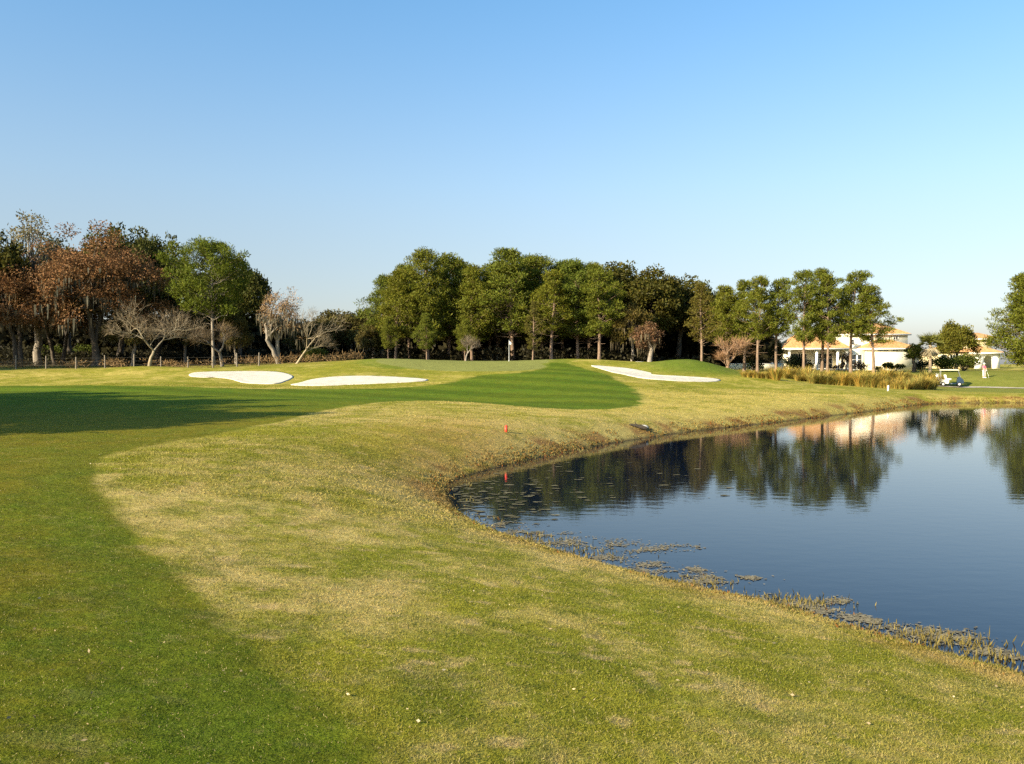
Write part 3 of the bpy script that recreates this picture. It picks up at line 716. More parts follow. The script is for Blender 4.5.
GP = 'pines of the grove behind the green'
for px, Y, ty, key, wd, lab in (
    (383, 113, 273, 'low0', .95, 'outermost left pine of the grove, shorter, with a ragged stepped outline'),
    (396, 107, 267, 'low1', .85, 'second pine from the grove left end, bare pale lower trunk'),
    (410, 118, 263, 'low2', .9, 'slim pine rising just left of the tall narrow topped pine'),
    (427, 108, 246, 'low3', .85, 'tall narrow topped pine, highest in the left half of the grove'),
    (449, 113, 252, 'low4', .9, 'dense tall pine directly right of the narrow topped one'),
    (472, 109, 263, 'low0', .9, 'medium pine above the middle of the putting green'),
    (489, 118, 270, 'low2', .9, 'lower dark pine filling the dip left of the flag'),
    (513, 110, 246, 'low1', 1.0, 'broad topped tall pine standing right behind the flag'),
    (541, 114, 253, 'low3', 1.05, 'full rounded pine just right of the flag pine'),
    (552, 106, 268, 'pine1', 1.0, 'pine with a clean dark trunk at the right edge of the putting green'),
    (463, 116, 259, 'low3', .95, 'set back pine closing the gap left of the medium pine above the green'),
    (498, 117, 258, 'low4', .95, 'set back pine just left of the flag pine'),
    (527, 117, 253, 'low0', .95, 'set back pine closing the gap right of the flag pine'),
    (562, 116, 259, 'low2', .95, 'set back pine between the rounded pine and the bunker pine'),
    (589, 115, 261, 'low1', .95, 'set back pine right of the tall bunker pine'),
    (577, 109, 258, 'low4', .95, 'tall pine above the left end of the right hand bunker'),
    (600, 106, 268, 'pine3', 1.05, 'pine with a long bare pale trunk left of the green mound'),
    (701, 105, 281, 'olive1', .95, 'brownish thin crowned pine on a long straight trunk beside the mound'),
    (728, 113, 284, 'low2', .85, 'short bushy pine rising behind the bare rounded tree')):
    tree('pine_tree', key, lab, 'pine tree', GP, px, Y, ty, None, wd * 1.16)
for px, Y, ty, key, wd, lab in (
    (427, 103, 312, 'low1', .75, 'small bright pine in front of the tall narrow topped pine'),
    (465, 104, 318, 'low4', .8, 'small leafy pine in front of the grove centre, left of the flag'),
    (533, 104, 300, 'olive0', .75, 'yellowish mossy small pine right of the flagstick'),
    (388, 104, 316, 'low2', .7, 'small pine at the foot of the grove left end')):
    tree('pine_tree', key, lab, 'pine tree', 'smaller pines along the grove front', px, Y, ty, None, wd * 1.16)
GO = 'dark oaks between and behind the pines'
for px, Y, ty, key, wd, lab in (
    (621, 122, 261, 'oak0', .85, 'highest dark oak in the round topped mass right of the pines'),
    (650, 118, 264, 'oak1', .75, 'dark oak in the middle of the round topped mass above the mound'),
    (676, 124, 275, 'oak2', .8, 'dark oak at the right shoulder of the round topped mass'),
    (700, 128, 280, 'oak0', .7, 'dark oak behind the long trunked brownish pine'),
    (595, 126, 263, 'oak2', .7, 'dark oak peeping out between two pines right of the flag'),
    (560, 128, 268, 'oak1', .7, 'dark oak hidden deep behind the full rounded pine'),
    (455, 128, 285, 'oak0', .8, 'dark oak deep behind the putting green'),
    (415, 128, 285, 'oak2', .8, 'dark oak deep behind the left pines of the grove'),
    (500, 128, 285, 'oak1', .8, 'dark oak deep behind the flag pine')):
    tree('oak_tree', key, lab, 'oak tree', GO, px, Y, ty, None, wd * 1.38)
tree('oak_tree', 'olive_oak0', 'olive oak with a pale forked trunk under the dark round mass', 'oak tree', None, 632, 107, 302, None, .62)
tree('oak_tree', 'brown_oak', 'small russet brown tree left of the mound', 'oak tree', None, 649, 104, 322, None, 1.0)
tree('oak_tree', 'olive_oak1', 'mossy olive oak low behind the left end of the putting green', 'oak tree', None, 372, 112, 322, None, .7)
for px, Y, ty, key, wd, lab in (
    (318, 122, 318, 'olive_oak0', .9, 'olive oak just behind the leaning bare tree'),
    (338, 128, 308, 'olive_oak1', .95, 'tallest of the low olive oaks left of the pine grove'),
    (362, 126, 308, 'olive_oak0', .85, 'olive oak touching the left end of the pine grove')):
    tree('oak_tree', key, lab, 'oak tree', 'low olive oaks left of the pine grove', px, Y, ty, None, wd * 1.16)

# left wood
GL = 'trees of the left wood behind the fence'
for px, Y, ty, key, wd, name, lab in (
    (-12, 96, 224, 'oak1', .85, 'oak_tree', 'dark shaded oak cut off by the left edge of the picture'),
    (38, 101, 211, 'sparse', 1.0, 'oak_tree', 'tall grey green tree with a sparse twiggy top'),
    (22, 95, 250, 'rust1', .95, 'oak_tree', 'mossy rust brown oak below the sparse topped tree'),
    (97, 97, 224, 'rust0', 1.05, 'oak_tree', 'big rust red oak hung with grey moss'),
    (58, 104, 252, 'rust1', .8, 'oak_tree', 'rust brown oak squeezed between the sparse tree and the big rust oak'),
    (118, 112, 221, 'oak0', .8, 'oak_tree', 'dark green oak showing above the big rust red oak'),
    (157, 108, 232, 'oak2', .62, 'oak_tree', 'dark domed oak between the rust oak and the bright pine'),
    (240, 110, 252, 'oak1', .72, 'oak_tree', 'deep dark oak behind and right of the bright green pine'),
    (215, 112, 262, 'oak0', .8, 'oak_tree', 'dark oak directly behind the trunk of the bright green pine'),
    (185, 106, 300, 'olive_oak1', .6, 'oak_tree', 'low olive oak under the bright green pine, left of its trunk'),
    (236, 99, 312, 'olive_oak0', .5, 'oak_tree', 'low mossy olive oak at the right foot of the bright pine'),
    (132, 100, 300, 'olive_oak0', .7, 'oak_tree', 'mossy olive oak in the shade behind the white barked bare tree'),
    (75, 118, 240, 'oak2', .9, 'oak_tree', 'dark oak deep behind the rust brown oaks')):
    tree(name, key, lab, 'oak tree', GL, px, Y, ty, None, wd)
tree('pine_tree', 'bright', 'bright green pine with a tall pale forked trunk in the left wood', 'pine tree', GL, 213, 96, 236, 1.2, .84)
tree('bare_tree', 'bare_pale', 'white barked bare tree with wide spreading branches by the fence', 'bare tree', None, 149, 86, 297, .6, 1.1)
tree('bare_tree', 'bare_lean', 'pale bare tree leaning to the right at the end of the fence', 'bare tree', None, 296, 88, 306, 0.0, 1.0)
tree('bare_tree', 'bare_grey', 'small grey bare tree under the bright pine', 'bare tree', None, 222, 92, 318, 2.0, 1.1)
tree('mossy_tree', 'mossy_grey', 'grey moss draped tree left of the leaning bare tree', 'mossy tree', None, 283, 91, 286, 1.0, .95)
tree('bare_tree', 'bare_crape', 'small bare tree with a pinkish rounded crown right of the mound', 'bare tree', None, 727, 100, 332, .3, 1.15)
tree('bare_tree', 'bare_grey', 'stubby pale bare tree low behind the putting green', 'bare tree', None, 466, 100, 332, 4.0, .8)

GR = 'tall pines in front of the villa'
for px, Y, ty, key, wd, lab in (
    (745, 112, 279, 'pine0', 1.05, 'leftmost pine of the villa row, behind the bare rounded tree'),
    (758, 105, 274, 'pine1', .95, 'second pine of the villa row with a straight bare trunk'),
    (776, 106, 277, 'pine2', 1.0, 'third pine of the villa row, left of the villa porch'),
    (803, 104, 268, 'pine3', .9, 'tall pine in front of the left end of the villa porch'),
    (822, 108, 267, 'pine4', .95, 'left pine of the close pair in front of the villa porch'),
    (828, 104, 273, 'pine0', .85, 'right pine of the close pair in front of the villa porch'),
    (851, 105, 270, 'pine2', 1.05, 'broad crowned pine before the villa glass doors'),
    (873, 104, 283, 'pine1', 1.1, 'rightmost pine of the villa row, by the white wing')):
    tree('pine_tree', key, lab, 'pine tree', GR, px, Y, ty, None, wd)
tree('conifer_tree', 'cedar', 'broad layered conifer at the right edge, cut off by the picture', 'conifer', None, 1030, 112, 271, .5, 1.15)
tree('leafy_tree', 'broad', 'large round leafy tree right of the palm', 'leafy tree', None, 956, 124, 319, .5, .80)
tree('leafy_tree', 'young', 'small round tree between villa and palm', 'leafy tree', None, 914, 110, 343, .5, 1.0)
tree('leafy_tree', 'olive_oak0', 'olive tree behind the bare pink crowned tree', 'leafy tree', None, 752, 116, 340, .5, .55)
tree('leafy_tree', 'olive_oak1', 'olive tree left of the villa porch', 'leafy tree', None, 776, 118, 338, .5, .5)
tree('leafy_tree', 'brown_oak', 'small russet leafed tree before the villa doors', 'leafy tree', None, 846, 112, 352, .5, .9)

# trees left of the frame whose shade lies on the fairway
for x, y, h, wd, lab in ((-28.5, 17.5, 12.0, 1.0, 'broad oak left of the frame, nearest to the tee'),
                         (-33, 27.5, 12.0, 1.0, 'oak left of the frame level with the middle of the shaded fairway'),
                         (-40, 31.5, 12.0, 1.0, 'oak left of the frame toward the left wood'),
                         (-34, 23.0, 12.0, 1.0, 'oak left of the frame squeezed between two broader oaks'),
                         (-41, 22, 12.0, 1.0, 'oak left of the frame set back behind its neighbours'),
                         (-63, 84, 13.0, 1.0, 'oak beyond the left end of the fence, outside the frame'),
                         (-70, 76, 14.0, 1.0, 'tall oak beyond the left end of the fence, outside the frame'),
                         (-47, 35, 13.0, 1.0, 'outermost oak left of the frame, closest to the left wood')):
    tm, cm, mm, h0 = PROTO['shadow_oak']; k = h / h0
    o = empty('oak_tree', (x, y, g1(x, y) - .03), rnd.random() * 6, lab, 'oak tree', 'oaks shading the fairway from the left', (k * wd, k * wd, k))
    link('trunk', tm, o); link('crown', cm, o)

# palm
def make_palm(label, px, Y, topy):
    x = at(px, 365, Y)[0]; z = g1(x, Y); h = at(px, topy, Y)[2] - z
    o = empty('palm_tree', (x, Y, z - .03), 0, label, 'palm tree'); rng = np.random.default_rng(9)
    tb = MB(); tb.tube([(0, 0, 0), (.05, 0, h * .3), (.02, 0, h * .74)], [.22, .17, .19], 9); tb.build('trunk', M['palm_bark'], o, True)
    for nm, mt, n, e0, e1 in (('crown', 'palm', 34, -.1, 1.4), ('dead_fronds', 'palm_dead', 24, -1.35, -.6)):
        lb = MB()
        for k in range(n):
            az = k * 2.399; el = e0 + (e1 - e0) * rng.random(); L = 1.05 + .6 * rng.random() if nm == 'crown' else 1.0 + .45 * rng.random()
            d = np.array([math.cos(az) * math.cos(el), math.sin(az) * math.cos(el), math.sin(el)]); s_ = np.array([-math.sin(az), math.cos(az), 0]); u_ = np.cross(d, s_)
            p0 = np.array([0, 0, h * .74]); hub = p0 + d * L * .55
            lb.tube([p0, hub], [.02, .012], 4, np.ones(3) * .9, cap=False)
            fa = np.linspace(-1.25, 1.25, 17); D = d[None] * np.cos(fa)[:, None] + s_[None] * np.sin(fa)[:, None] + np.array([0, 0, -.22])[None] * (1 + rng.random((17, 1))) 
            lb.diamonds(np.tile(hub, (17, 1)), D, .11, L * .75 * (.85 + .3 * rng.random(17)), np.ones((17, 3)) * (.7 + .6 * rng.random(17))[:, None], rng, .35)
        lb.build(nm, M[mt], o, False, True)
make_palm('fan palm with a skirt of dead fronds right of the villa', 930, 108, 335)

# shrubs and hedges
def shrub(name, label, cat, group, px, Y, w_, h_, dep, m_, n=700, lw=.1, ll=.2, seed=1):
    x = at(px, 365, Y)[0]; z = g1(x, Y); rng = np.random.default_rng(seed); lb = MB(); tb = MB()
    o = empty(name, (x, Y, z - .02), 0, label, cat, group)
    k = max(4, int(w_ * h_ * 3.0))
    for q in range(k):
        c = np.array([(rng.random() - .5) * w_ * .8, (rng.random() - .5) * dep * .7, h_ * (.25 + .5 * rng.random())]); limb(tb, (c[0] * .01, c[1] * .01, 0), c, .04, .01, rng, 0, 4)
        puff(lb, c, min(.45 * h_, .8) * (.7 + .5 * rng.random()), .8, n // k, lw, ll, rng, .2)
    tb.build('stem', M['oak_bark'], o, True); lb.build('foliage', M[m_], o, False, True)
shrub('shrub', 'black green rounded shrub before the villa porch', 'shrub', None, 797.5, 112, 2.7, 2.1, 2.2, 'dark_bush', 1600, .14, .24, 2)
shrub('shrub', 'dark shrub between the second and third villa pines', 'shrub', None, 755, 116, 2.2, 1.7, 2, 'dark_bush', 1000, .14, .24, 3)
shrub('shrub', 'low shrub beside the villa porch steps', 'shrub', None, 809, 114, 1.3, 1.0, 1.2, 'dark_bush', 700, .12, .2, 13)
shrub('hedge', 'clipped hedge left half below the white villa wing', 'hedge', None, 884, 116, 2.4, 1.1, 1.2, 'bush', 1500, .1, .18, 4)
shrub('hedge', 'clipped hedge right half below the white villa wing', 'hedge', None, 896, 116, 2.0, 1.1, 1.2, 'bush', 1300, .1, .18, 5)
shrub('shrub', 'broad green shrub directly right of the palm trunk', 'shrub', None, 945, 112, 3.6, 2.4, 2.4, 'bush', 2600, .13, .24, 6)
shrub('shrub', 'broad green shrub above the golf cart', 'shrub', None, 964, 114, 3.8, 2.5, 2.4, 'bush', 2600, .13, .24, 7)
shrub('shrub', 'dark shrub between the small round tree and the palm', 'shrub', None, 922, 112, 2.0, 1.8, 1.8, 'dark_bush', 900, .13, .22, 8)
shrub('shrub', 'low brown shrub under the right villa pines', 'shrub', None, 860, 112, 2.4, 1.2, 1.6, 'brown_leaf', 700, .08, .2, 9)
shrub('shrub', 'low brown shrub right of the close pair of pines', 'shrub', None, 838, 113, 1.8, 1.0, 1.4, 'brown_leaf', 500, .08, .2, 10)
shrub('shrub', 'bright green bush by the foot of the leaning bare tree', 'shrub', None, 315, 95, 2.2, 1.7, 1.6, 'bush', 1200, .12, .22, 11)
shrub('shrub', 'sunlit yellow green bush seen between the left wood trunks', 'shrub', None, 50, 116, 3.4, 3.0, 2, 'bush', 1500, .14, .25, 12)
shrub('shrub', 'narrow sunlit bush between two dark trunks under the rust oak', 'shrub', None, 86, 116, 2.0, 3.0, 2, 'bush', 1200, .14, .25, 14)

# undergrowth and the wood behind: masses nobody could count
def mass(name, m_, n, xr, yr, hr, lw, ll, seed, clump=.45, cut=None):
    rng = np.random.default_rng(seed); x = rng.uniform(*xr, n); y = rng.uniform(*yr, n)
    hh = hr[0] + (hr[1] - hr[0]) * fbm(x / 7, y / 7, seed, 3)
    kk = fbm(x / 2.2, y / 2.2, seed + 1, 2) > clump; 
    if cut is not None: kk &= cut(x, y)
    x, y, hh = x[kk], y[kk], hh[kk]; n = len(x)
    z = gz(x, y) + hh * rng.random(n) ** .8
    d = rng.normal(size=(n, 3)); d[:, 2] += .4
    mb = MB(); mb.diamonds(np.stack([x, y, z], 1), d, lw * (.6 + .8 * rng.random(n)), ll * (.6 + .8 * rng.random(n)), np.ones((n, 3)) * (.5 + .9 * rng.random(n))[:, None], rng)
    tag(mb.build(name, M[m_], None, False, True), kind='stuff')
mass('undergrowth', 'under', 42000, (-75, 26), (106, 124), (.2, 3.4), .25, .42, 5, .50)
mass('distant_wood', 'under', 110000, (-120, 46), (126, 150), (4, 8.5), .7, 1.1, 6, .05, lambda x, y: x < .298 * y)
mass('dry_weeds', 'weed', 9000, (-62, -16), (88.5, 95), (.2, 1.1), .05, .4, 7, .50)

# fence along the left wood
o = empty('wire_fence', at(16, 369, 87), 0, 'wire fence on weathered wooden posts along the left wood', 'fence')
ox, oy, oz = o.location
fx = [-20, 16, 46, 76, 105, 134, 161, 188, 213, 237, 259]; tops = []
for k, px in enumerate(fx):
    x = at(px, 365, 87 + (px % 7) * .05)[0]; y = 87 + (px % 7) * .05; z = g1(x, y)
    mb = MB(); h = 1.25 + .15 * math.sin(px * 1.7); mb.tube([(x - ox, y - oy, z - oz - .1), (x - ox + .02 * math.sin(px), y - oy, z - oz + h)], [.075, .06], 7)
    mb.build('post', M['post'], o, False); tops.append((x - ox, y - oy, z - oz))
mb = MB()
for k in range(len(tops) - 1):
    for hh in (.35, .7, 1.05): mb.tube([(tops[k][0], tops[k][1] - .09, tops[k][2] + hh), (tops[k + 1][0], tops[k + 1][1] - .09, tops[k + 1][2] + hh)], .004, 4, cap=False)
mb.build('wire', M['wire'], o)

# ------------------------------------------------------------------ golf furniture
fxy = hit(509, 361.8, 85); fxy = (at(509, 361, 90)[0], 90.0); z0 = g1(*fxy)
o = empty('flagstick', (fxy[0], fxy[1], z0), 0, 'white flagstick with a small white flag on the putting green', 'golf flag')
mb = MB(); mb.tube([(0, 0, -.1), (0, 0, 2.15)], [.022, .016], 8); mb.build('pole', M['white'], o)
mb = MB(); mb.lathe([(.001, -.06), (.07, -.06), (.07, .03), (.055, .03), (.055, -.05)], (0, 0, 0), 12); mb.build('cup', M['white'], o)
mb = MB(); v = []; f = []
for a in range(7):
    for b_ in range(4):
        v.append((a * .045, .05 * math.sin(a * 1.1) * a / 6, 2.13 - b_ * .15 * (1 - a * .11) - .045 * a))
for a in range(6):
    for b_ in range(3): f.append((a * 4 + b_, a * 4 + b_ + 1, a * 4 + 5 + b_, a * 4 + 4 + b_))
mb.add(v, f); fo = mb.build('flag', M['white'], o, True); sm = fo.modifiers.new('cloth', 'SOLIDIFY'); sm.thickness = .008

def stake(name, label, px, py, mtl, h, w_):
    x, y = hit(px, py); z = g1(x, y); mb = MB()
    mb.box((0, 0, h * .45 - .05), (w_, w_, h * .9 + .1)); mb.box((0, 0, h * .95), (w_, w_, h * .1), 0, .35)
    p = mb.build(name, M[mtl]); p.location = (x, y, z); p.rotation_euler = (0.05, 0.03, .3); tag(p, label, 'stake')
stake('marker_stake', 'short red hazard stake on the bank left of the pond', 506, 432, 'red', .23, .075)
stake('marker_stake', 'white marker stake in front of the golden tall grass', 888, 391, 'white', .46, .10)

x, y = hit(638, 428.5); z = g1(x, y); mb = MB()
mb.tube([(-.35, .05, .15), (-.12, .02, .10), (.12, -.02, .05), (.34, -.05, -.02)], [.03, .06, .09, .07], 9); mb.tube([(-.05, 0, .1), (-.12, .02, .24)], [.03, .012], 6)
p = mb.build('log', M['wood'], None, True); p.location = (x, y, z + .02); tag(p, 'short dark log lying on the bank at the far waterline', 'log')
mb = MB(); rng = np.random.default_rng(5); an = np.arange(10) * .628
mb.lathe([(.001, -.05), (.16, -.04), (.20, .04), (.15, .12), (.06, .16), (.001, .16)], (0, 0, 0), 10); 
p = mb.build('stone', M['stone'], None, True); p.scale = (1.2, .8, .8); p.location = (x + .26, y + .35, g1(x + .26, y + .35)); tag(p, 'pale stone beside the dark log at the far waterline', 'stone')

# white blocks in the shade behind the mound
for px, Y, w_, h_, lab in ((629.5, 100, .62, .36, 'low white block left of two, under the pines behind the right bunker'), (639, 101, .9, .34, 'wider low white block beneath the russet tree'),
                           (662, 101, .95, .46, 'white block at the left foot of the green mound'), (690, 99, .45, .9, 'small white box showing over the top of the green mound')):
    x = at(px, 365, Y)[0]; z = g1(x, Y); yy = at(px, 362.5, Y)[2]
    z = max(z, yy - .35)
    o = empty('marker_block', (x, Y, g1(x, Y)), .2, lab, 'marker block', 'low white blocks behind the right bunker')
    hh = max(h_, yy + .1 - g1(x, Y)); mb = MB(); mb.box((0, 0, hh * .45), (w_, .4, hh * .9 + .0), 0, .96); mb.build('base', M['white'], o)
    mb = MB(); mb.box((0, 0, hh * .95 + .003), (w_ + .06, .46, hh * .1)); mb.build('cap', M['white'], o)
x0 = at(729, 365, 123)[0]; x1 = at(783, 365, 123)[0]; z = g1((x0 + x1) / 2, 123)
o = empty('garden_wall', ((x0 + x1) / 2, 123, z), 0, 'low cream garden wall seen between the villa pines', 'wall'); o['kind'] = 'thing'
mb = MB(); mb.box((0, 0, .35), (x1 - x0, .22, .9)); mb.build('wall', M['cream'], o)
mb = MB(); mb.box((0, 0, .84), (x1 - x0 + .1, .32, .08)); mb.build('coping', M['fascia'], o)

# ------------------------------------------------------------------ tall golden grass
def tussock_mesh(seed, n=260, h=1.3):
    rng = np.random.default_rng(seed); mb = MB()
    az = rng.random(n) * 6.28; r_ = .30 * rng.random(n) ** .6; B = np.stack([np.cos(az) * r_, np.sin(az) * r_, np.zeros(n)], 1)
    out = np.stack([np.cos(az), np.sin(az), np.zeros(n)], 1); tilt = .12 + .55 * rng.random(n)
    D1 = out * tilt[:, None] + np.array([0, 0, 1.]); D1 /= np.linalg.norm(D1, axis=1, keepdims=True)
    L = h * (.55 + .55 * rng.random(n)); wv = np.stack([-np.sin(az), np.cos(az), np.zeros(n)], 1) * .024
    p1 = B + D1 * (L * .55)[:, None]; D2 = D1 + out * .55 * rng.random(n)[:, None]; D2[:, 2] -= .25; D2 /= np.linalg.norm(D2, axis=1, keepdims=True); p2 = p1 + D2 * (L * .5)[:, None]
    V = np.stack([B - wv, B + wv, p1 + wv * .9, p1 - wv * .9, p2], 1).reshape(-1, 3); k = np.arange(n)[:, None] * 5
    c = np.ones((n, 3)) * (.55 + .75 * rng.random(n))[:, None]; c[:, 0] *= .8 + .35 * rng.random(n); c[rng.random(n) < .12] *= L3(.6, .8, .7)
    mb.add(V, k + np.array([[0, 1, 2, 3]]), np.repeat(c, 5, 0)); mb.f.append(k + np.array([[3, 2, 4]]))
    return mb.mesh('grass_tussock', M['tall'], False, True)
TUS = [tussock_mesh(k) for k in range(4)]
rr_ = random.Random(4); cnt = 0
def tus(px, py, h, label, first_group=True):
    global cnt
    x, y = hit(px, py); z = g1(x, y); p = link('grass_tussock', TUS[cnt % 4]); cnt += 1
    p.location = (x, y, z - .03); p.rotation_euler = (0, 0, rr_.random() * 6); p.scale = (h / 1.3 * 1.1, h / 1.3 * 1.1, h / 1.3)
    tag(p, label, 'tall grass', 'tussocks of golden grass above the far shore')
tus(776, 380, 1.35, 'pale gold tussock standing highest at the left end of the grass band')
for k in range(9): tus(745 + k * 4.2 + rr_.uniform(-1, 1), 377 + k * .3, .55 + .25 * rr_.random(), 'short golden tussock at the thin left end of the grass band')
for row, (ya, yb, n) in enumerate(((378.5, 381, 26), (381, 385.5, 27), (383.5, 389.5, 27))):
    for k in range(n):
        t = (k + rr_.uniform(-.35, .35)) / (n - 1); px = (785 + row * 14) + t * (941 - row * 4 - 785 - row * 14); py = ya + (yb - ya) * min(1, t * 1.3)
        tus(px, py, (.75 + .95 * rr_.random() ** 1.3), ('golden tussock in the rear row of the tall grass band', 'golden tussock in the middle row of the tall grass band', 'golden tussock in the front row of the tall grass band')[row])

# ------------------------------------------------------------------ villas
def hip_roof(mb, x0, x1, y0, y1, z, h, over=.45, ridge_in=None):
    x0 -= over; x1 += over; y0 -= over; y1 += over
    w_ = x1 - x0; d = y1 - y0; e = min(w_, d) / 2 if ridge_in is None else ridge_in
    if w_ >= d: r0 = (x0 + e, (y0 + y1) / 2, z + h); r1 = (x1 - e, (y0 + y1) / 2, z + h)
    else: r0 = ((x0 + x1) / 2, y0 + e, z + h); r1 = ((x0 + x1) / 2, y1 - e, z + h)
    P = [(x0, y0, z), (x1, y0, z), (x1, y1, z), (x0, y1, z), r0, r1]
    if w_ >= d: mb.add(P, [(0, 1, 5, 4), (2, 3, 4, 5)]); mb.add(P, [(1, 2, 5), (3, 0, 4)])
    else: mb.add(P, [(1, 2, 5, 4), (3, 0, 4, 5)]); mb.add(P, [(0, 1, 4), (2, 3, 5)])
    P2 = [(a, b, z - .18) for a, b, _ in P[:4]] + P[:4]
    return P2
def fascia(o, boxes):
    mb = MB()
    for (x0, x1, y0, y1, z, over) in boxes:
        a, b, c, d = x0 - over, x1 + over, y0 - over, y1 + over
        mb.box(((a + b) / 2, (c + d) / 2, z - .12), (b - a - .004, d - c - .004, .22))
    mb.build('fascia', M['fascia'], o)
def window(o, x, y, z, w_, h_, nx=2, nz=2, name='window'):
    mb = MB(); t = .07
    mb.box((x - w_ / 2 + t / 2, y - .03, z), (t, .09, h_)); mb.box((x + w_ / 2 - t / 2, y - .03, z), (t, .09, h_))
    mb.box((x, y - .03, z + h_ / 2 - t / 2), (w_ - 2 * t, .088, t)); mb.box((x, y - .03, z - h_ / 2 + t / 2), (w_ - 2 * t, .088, t))
    for k in range(1, nx): mb.box((x - w_ / 2 + w_ * k / nx, y - .03, z), (.05, .07, h_ - 2 * t))
    for k in range(1, nz): mb.box((x, y - .03, z - h_ / 2 + h_ * k / nz), (w_ - 2 * t, .05, .04))
    fr = mb.build(name, M['frame'], o)
    g_ = MB(); g_.box((x, y - .008, z), (w_ - .1, .02, h_ - .1)); g_.build('pane', M['glass'], fr)
HY = 127.0; hx = at(850, 365, HY)[0]; hz = g1(hx, HY)
villa = empty('villa', (hx, HY, hz), 0, 'large cream villa with orange tiled hip roofs behind the pines', 'villa')
X = lambda px: at(px, 365, HY)[0] - hx
Zp = lambda py: at(850, py, HY)[2] - hz
eave = Zp(348.0); ueave = Zp(333.0); rtop = Zp(321.0)
mb = MB()                                                   # walls: porch wing (set back), core, white wing, upper floor
mb.box((X(817), 4.5, eave / 2 - .4), (X(848) - X(787), 4.0, eave + .8 - .25))
mb.box((X(855), 4.2, eave / 2 - .4), (X(866) - X(843.5), 7.0, eave + .8 - .25))
mb.box((X(892), 3.6, eave / 2 - .4), (X(917) - X(866.5), 7.2, eave + .8 - .25))
mb.box((X(881), 6.2, ueave / 2 + .5), (X(917) - X(844), 6.0, ueave - 1.0 - .25))
mb.build('wall', M['cream'], villa)
mb = MB(); hip_roof(mb, X(787), X(848), 0, 6.5, eave, Zp(330) - eave); hip_roof(mb, X(866.5), X(918), 0, 7.2, eave + .006, Zp(338) - eave, ridge_in=3.5)
hip_roof(mb, X(844), X(917), 3.2, 9.2, ueave, rtop - ueave); mb.build('roof', M['tile'], villa)
fascia(villa, [(X(787), X(848), 0, 6.5, eave, .45), (X(866.5), X(918), 0, 7.2, eave - .004, .45), (X(844), X(917), 3.2, 9.2, ueave, .45)])
mb = MB(); mb.box((X(812.5), 5.0, Zp(335) - 0.4), (.9, .9, 2.0)); mb.box((X(812.5), 5.0, Zp(335) + .64), (1.1, 1.1, .14)); mb.build('chimney', M['cream'], villa)
mb = MB(); mb.prism([(X(841), eave - .1), (X(852), eave - .1), (X(852), Zp(334)), (X(847), Zp(333)), (X(843), Zp(338))], .9, 1.2); mb.build('parapet', M['cream'], villa)
for px in (789.5, 817, 838, 847):
    mb = MB(); mb.box((X(px), .15, eave / 2 - .3), (.32, .32, eave + .6 - .45)); mb.box((X(px), .15, eave - .42), (.46, .46, .2)); mb.box((X(px), .15, .12), (.46, .46, .3)); mb.build('column', M['fascia'], villa)
for px, w_ in ((801, 1.5), (808, 1.3), (825, 1.3), (833, 1.6)): window(villa, X(px), 2.49, 1.35, w_, 2.3, 2, 3, 'porch_door')
for px in (856, 861.5): window(villa, X(px), .69, 1.2, .75, 2.3, 1, 3, 'french_door')
for px, w_ in ((883, 1.6), (895, .9)): window(villa, X(px), -.01, Zp(350), w_, .36, 2, 1)
for px in (856.5, 861): window(villa, X(px), 3.19, Zp(341.5), .55, .8, 1, 2)
window(villa, X(905), 3.19, Zp(337.5), .8, .6, 2, 1)
mb = MB(); mb.box((X(815), 1.2, .02), (X(850) - X(785), 3.2, .3)); mb.build('terrace', M['path'], villa)

H2 = 142.0; hx2 = at(975, 365, H2)[0]; hz2 = g1(hx2, H2)
v2 = empty('villa', (hx2, H2, hz2), 0, 'yellow villa with red tiled roofs half hidden behind the leafy tree', 'villa')
X = lambda px: at(px, 365, H2)[0] - hx2
Zp = lambda py: at(975, py, H2)[2] - hz2
mb = MB(); mb.box((X(962), 4, Zp(352) / 2 - .3), (X(982) - X(938), 7, Zp(352) + .6 - .3)); mb.box((X(983), 5.5, Zp(338) / 2), (X(1010) - X(973), 5, Zp(338) - .3)); mb.build('wall', M['yellow'], v2)
mb = MB()
z1 = Zp(352.5)
mb.box((X(978.7), 0, z1 / 2 - .3), (X(983.2) - X(974.3), .5, z1 + .6 - .26)); mb.box((X(995.5), 0, z1 / 2 - .3), (X(999) - X(992), .5, z1 + .6 - .26))
arc = [(X(983.25), z1 - .26), (X(983.25), z1 * .55)] + [(X(987.6) + math.cos(a) * (X(991.9) - X(983.3)) / 2, z1 * .55 + math.sin(a) * z1 * .28) for a in np.linspace(math.pi, 0, 9)] + [(X(991.95), z1 * .55), (X(991.95), z1 - .26)]
xs = np.linspace(X(983.25), X(991.95), 10); cx_ = (xs[0] + xs[-1]) / 2; hw_ = (xs[-1] - xs[0]) / 2
for a, b_ in zip(xs[:-1], xs[1:]):
    m_ = (a + b_) / 2; zt = z1 * .52 + math.sqrt(max(0, 1 - ((m_ - cx_) / hw_) ** 2)) * z1 * .30; mb.box((m_, 0, (zt + z1 - .26) / 2), (b_ - a, .48, z1 - .26 - zt))
mb.build('arcade', M['fascia'], v2)
mb = MB(); hip_roof(mb, X(972.5), X(1000), -.4, 4.8, z1, Zp(345.5) - z1); hip_roof(mb, X(936), X(981), .5, 7.5, Zp(352) + .02, 1.2); hip_roof(mb, X(972), X(1011), 3, 8, Zp(338), Zp(331.5) - Zp(338)); mb.build('roof', M['tile'], v2)
fascia(v2, [(X(972.5), X(1000), -.4, 4.8, z1 - .006, .45), (X(972), X(1011), 3, 8, Zp(338), .45)])
window(v2, X(979.5), 2.99, Zp(343), .9, 1.2); 
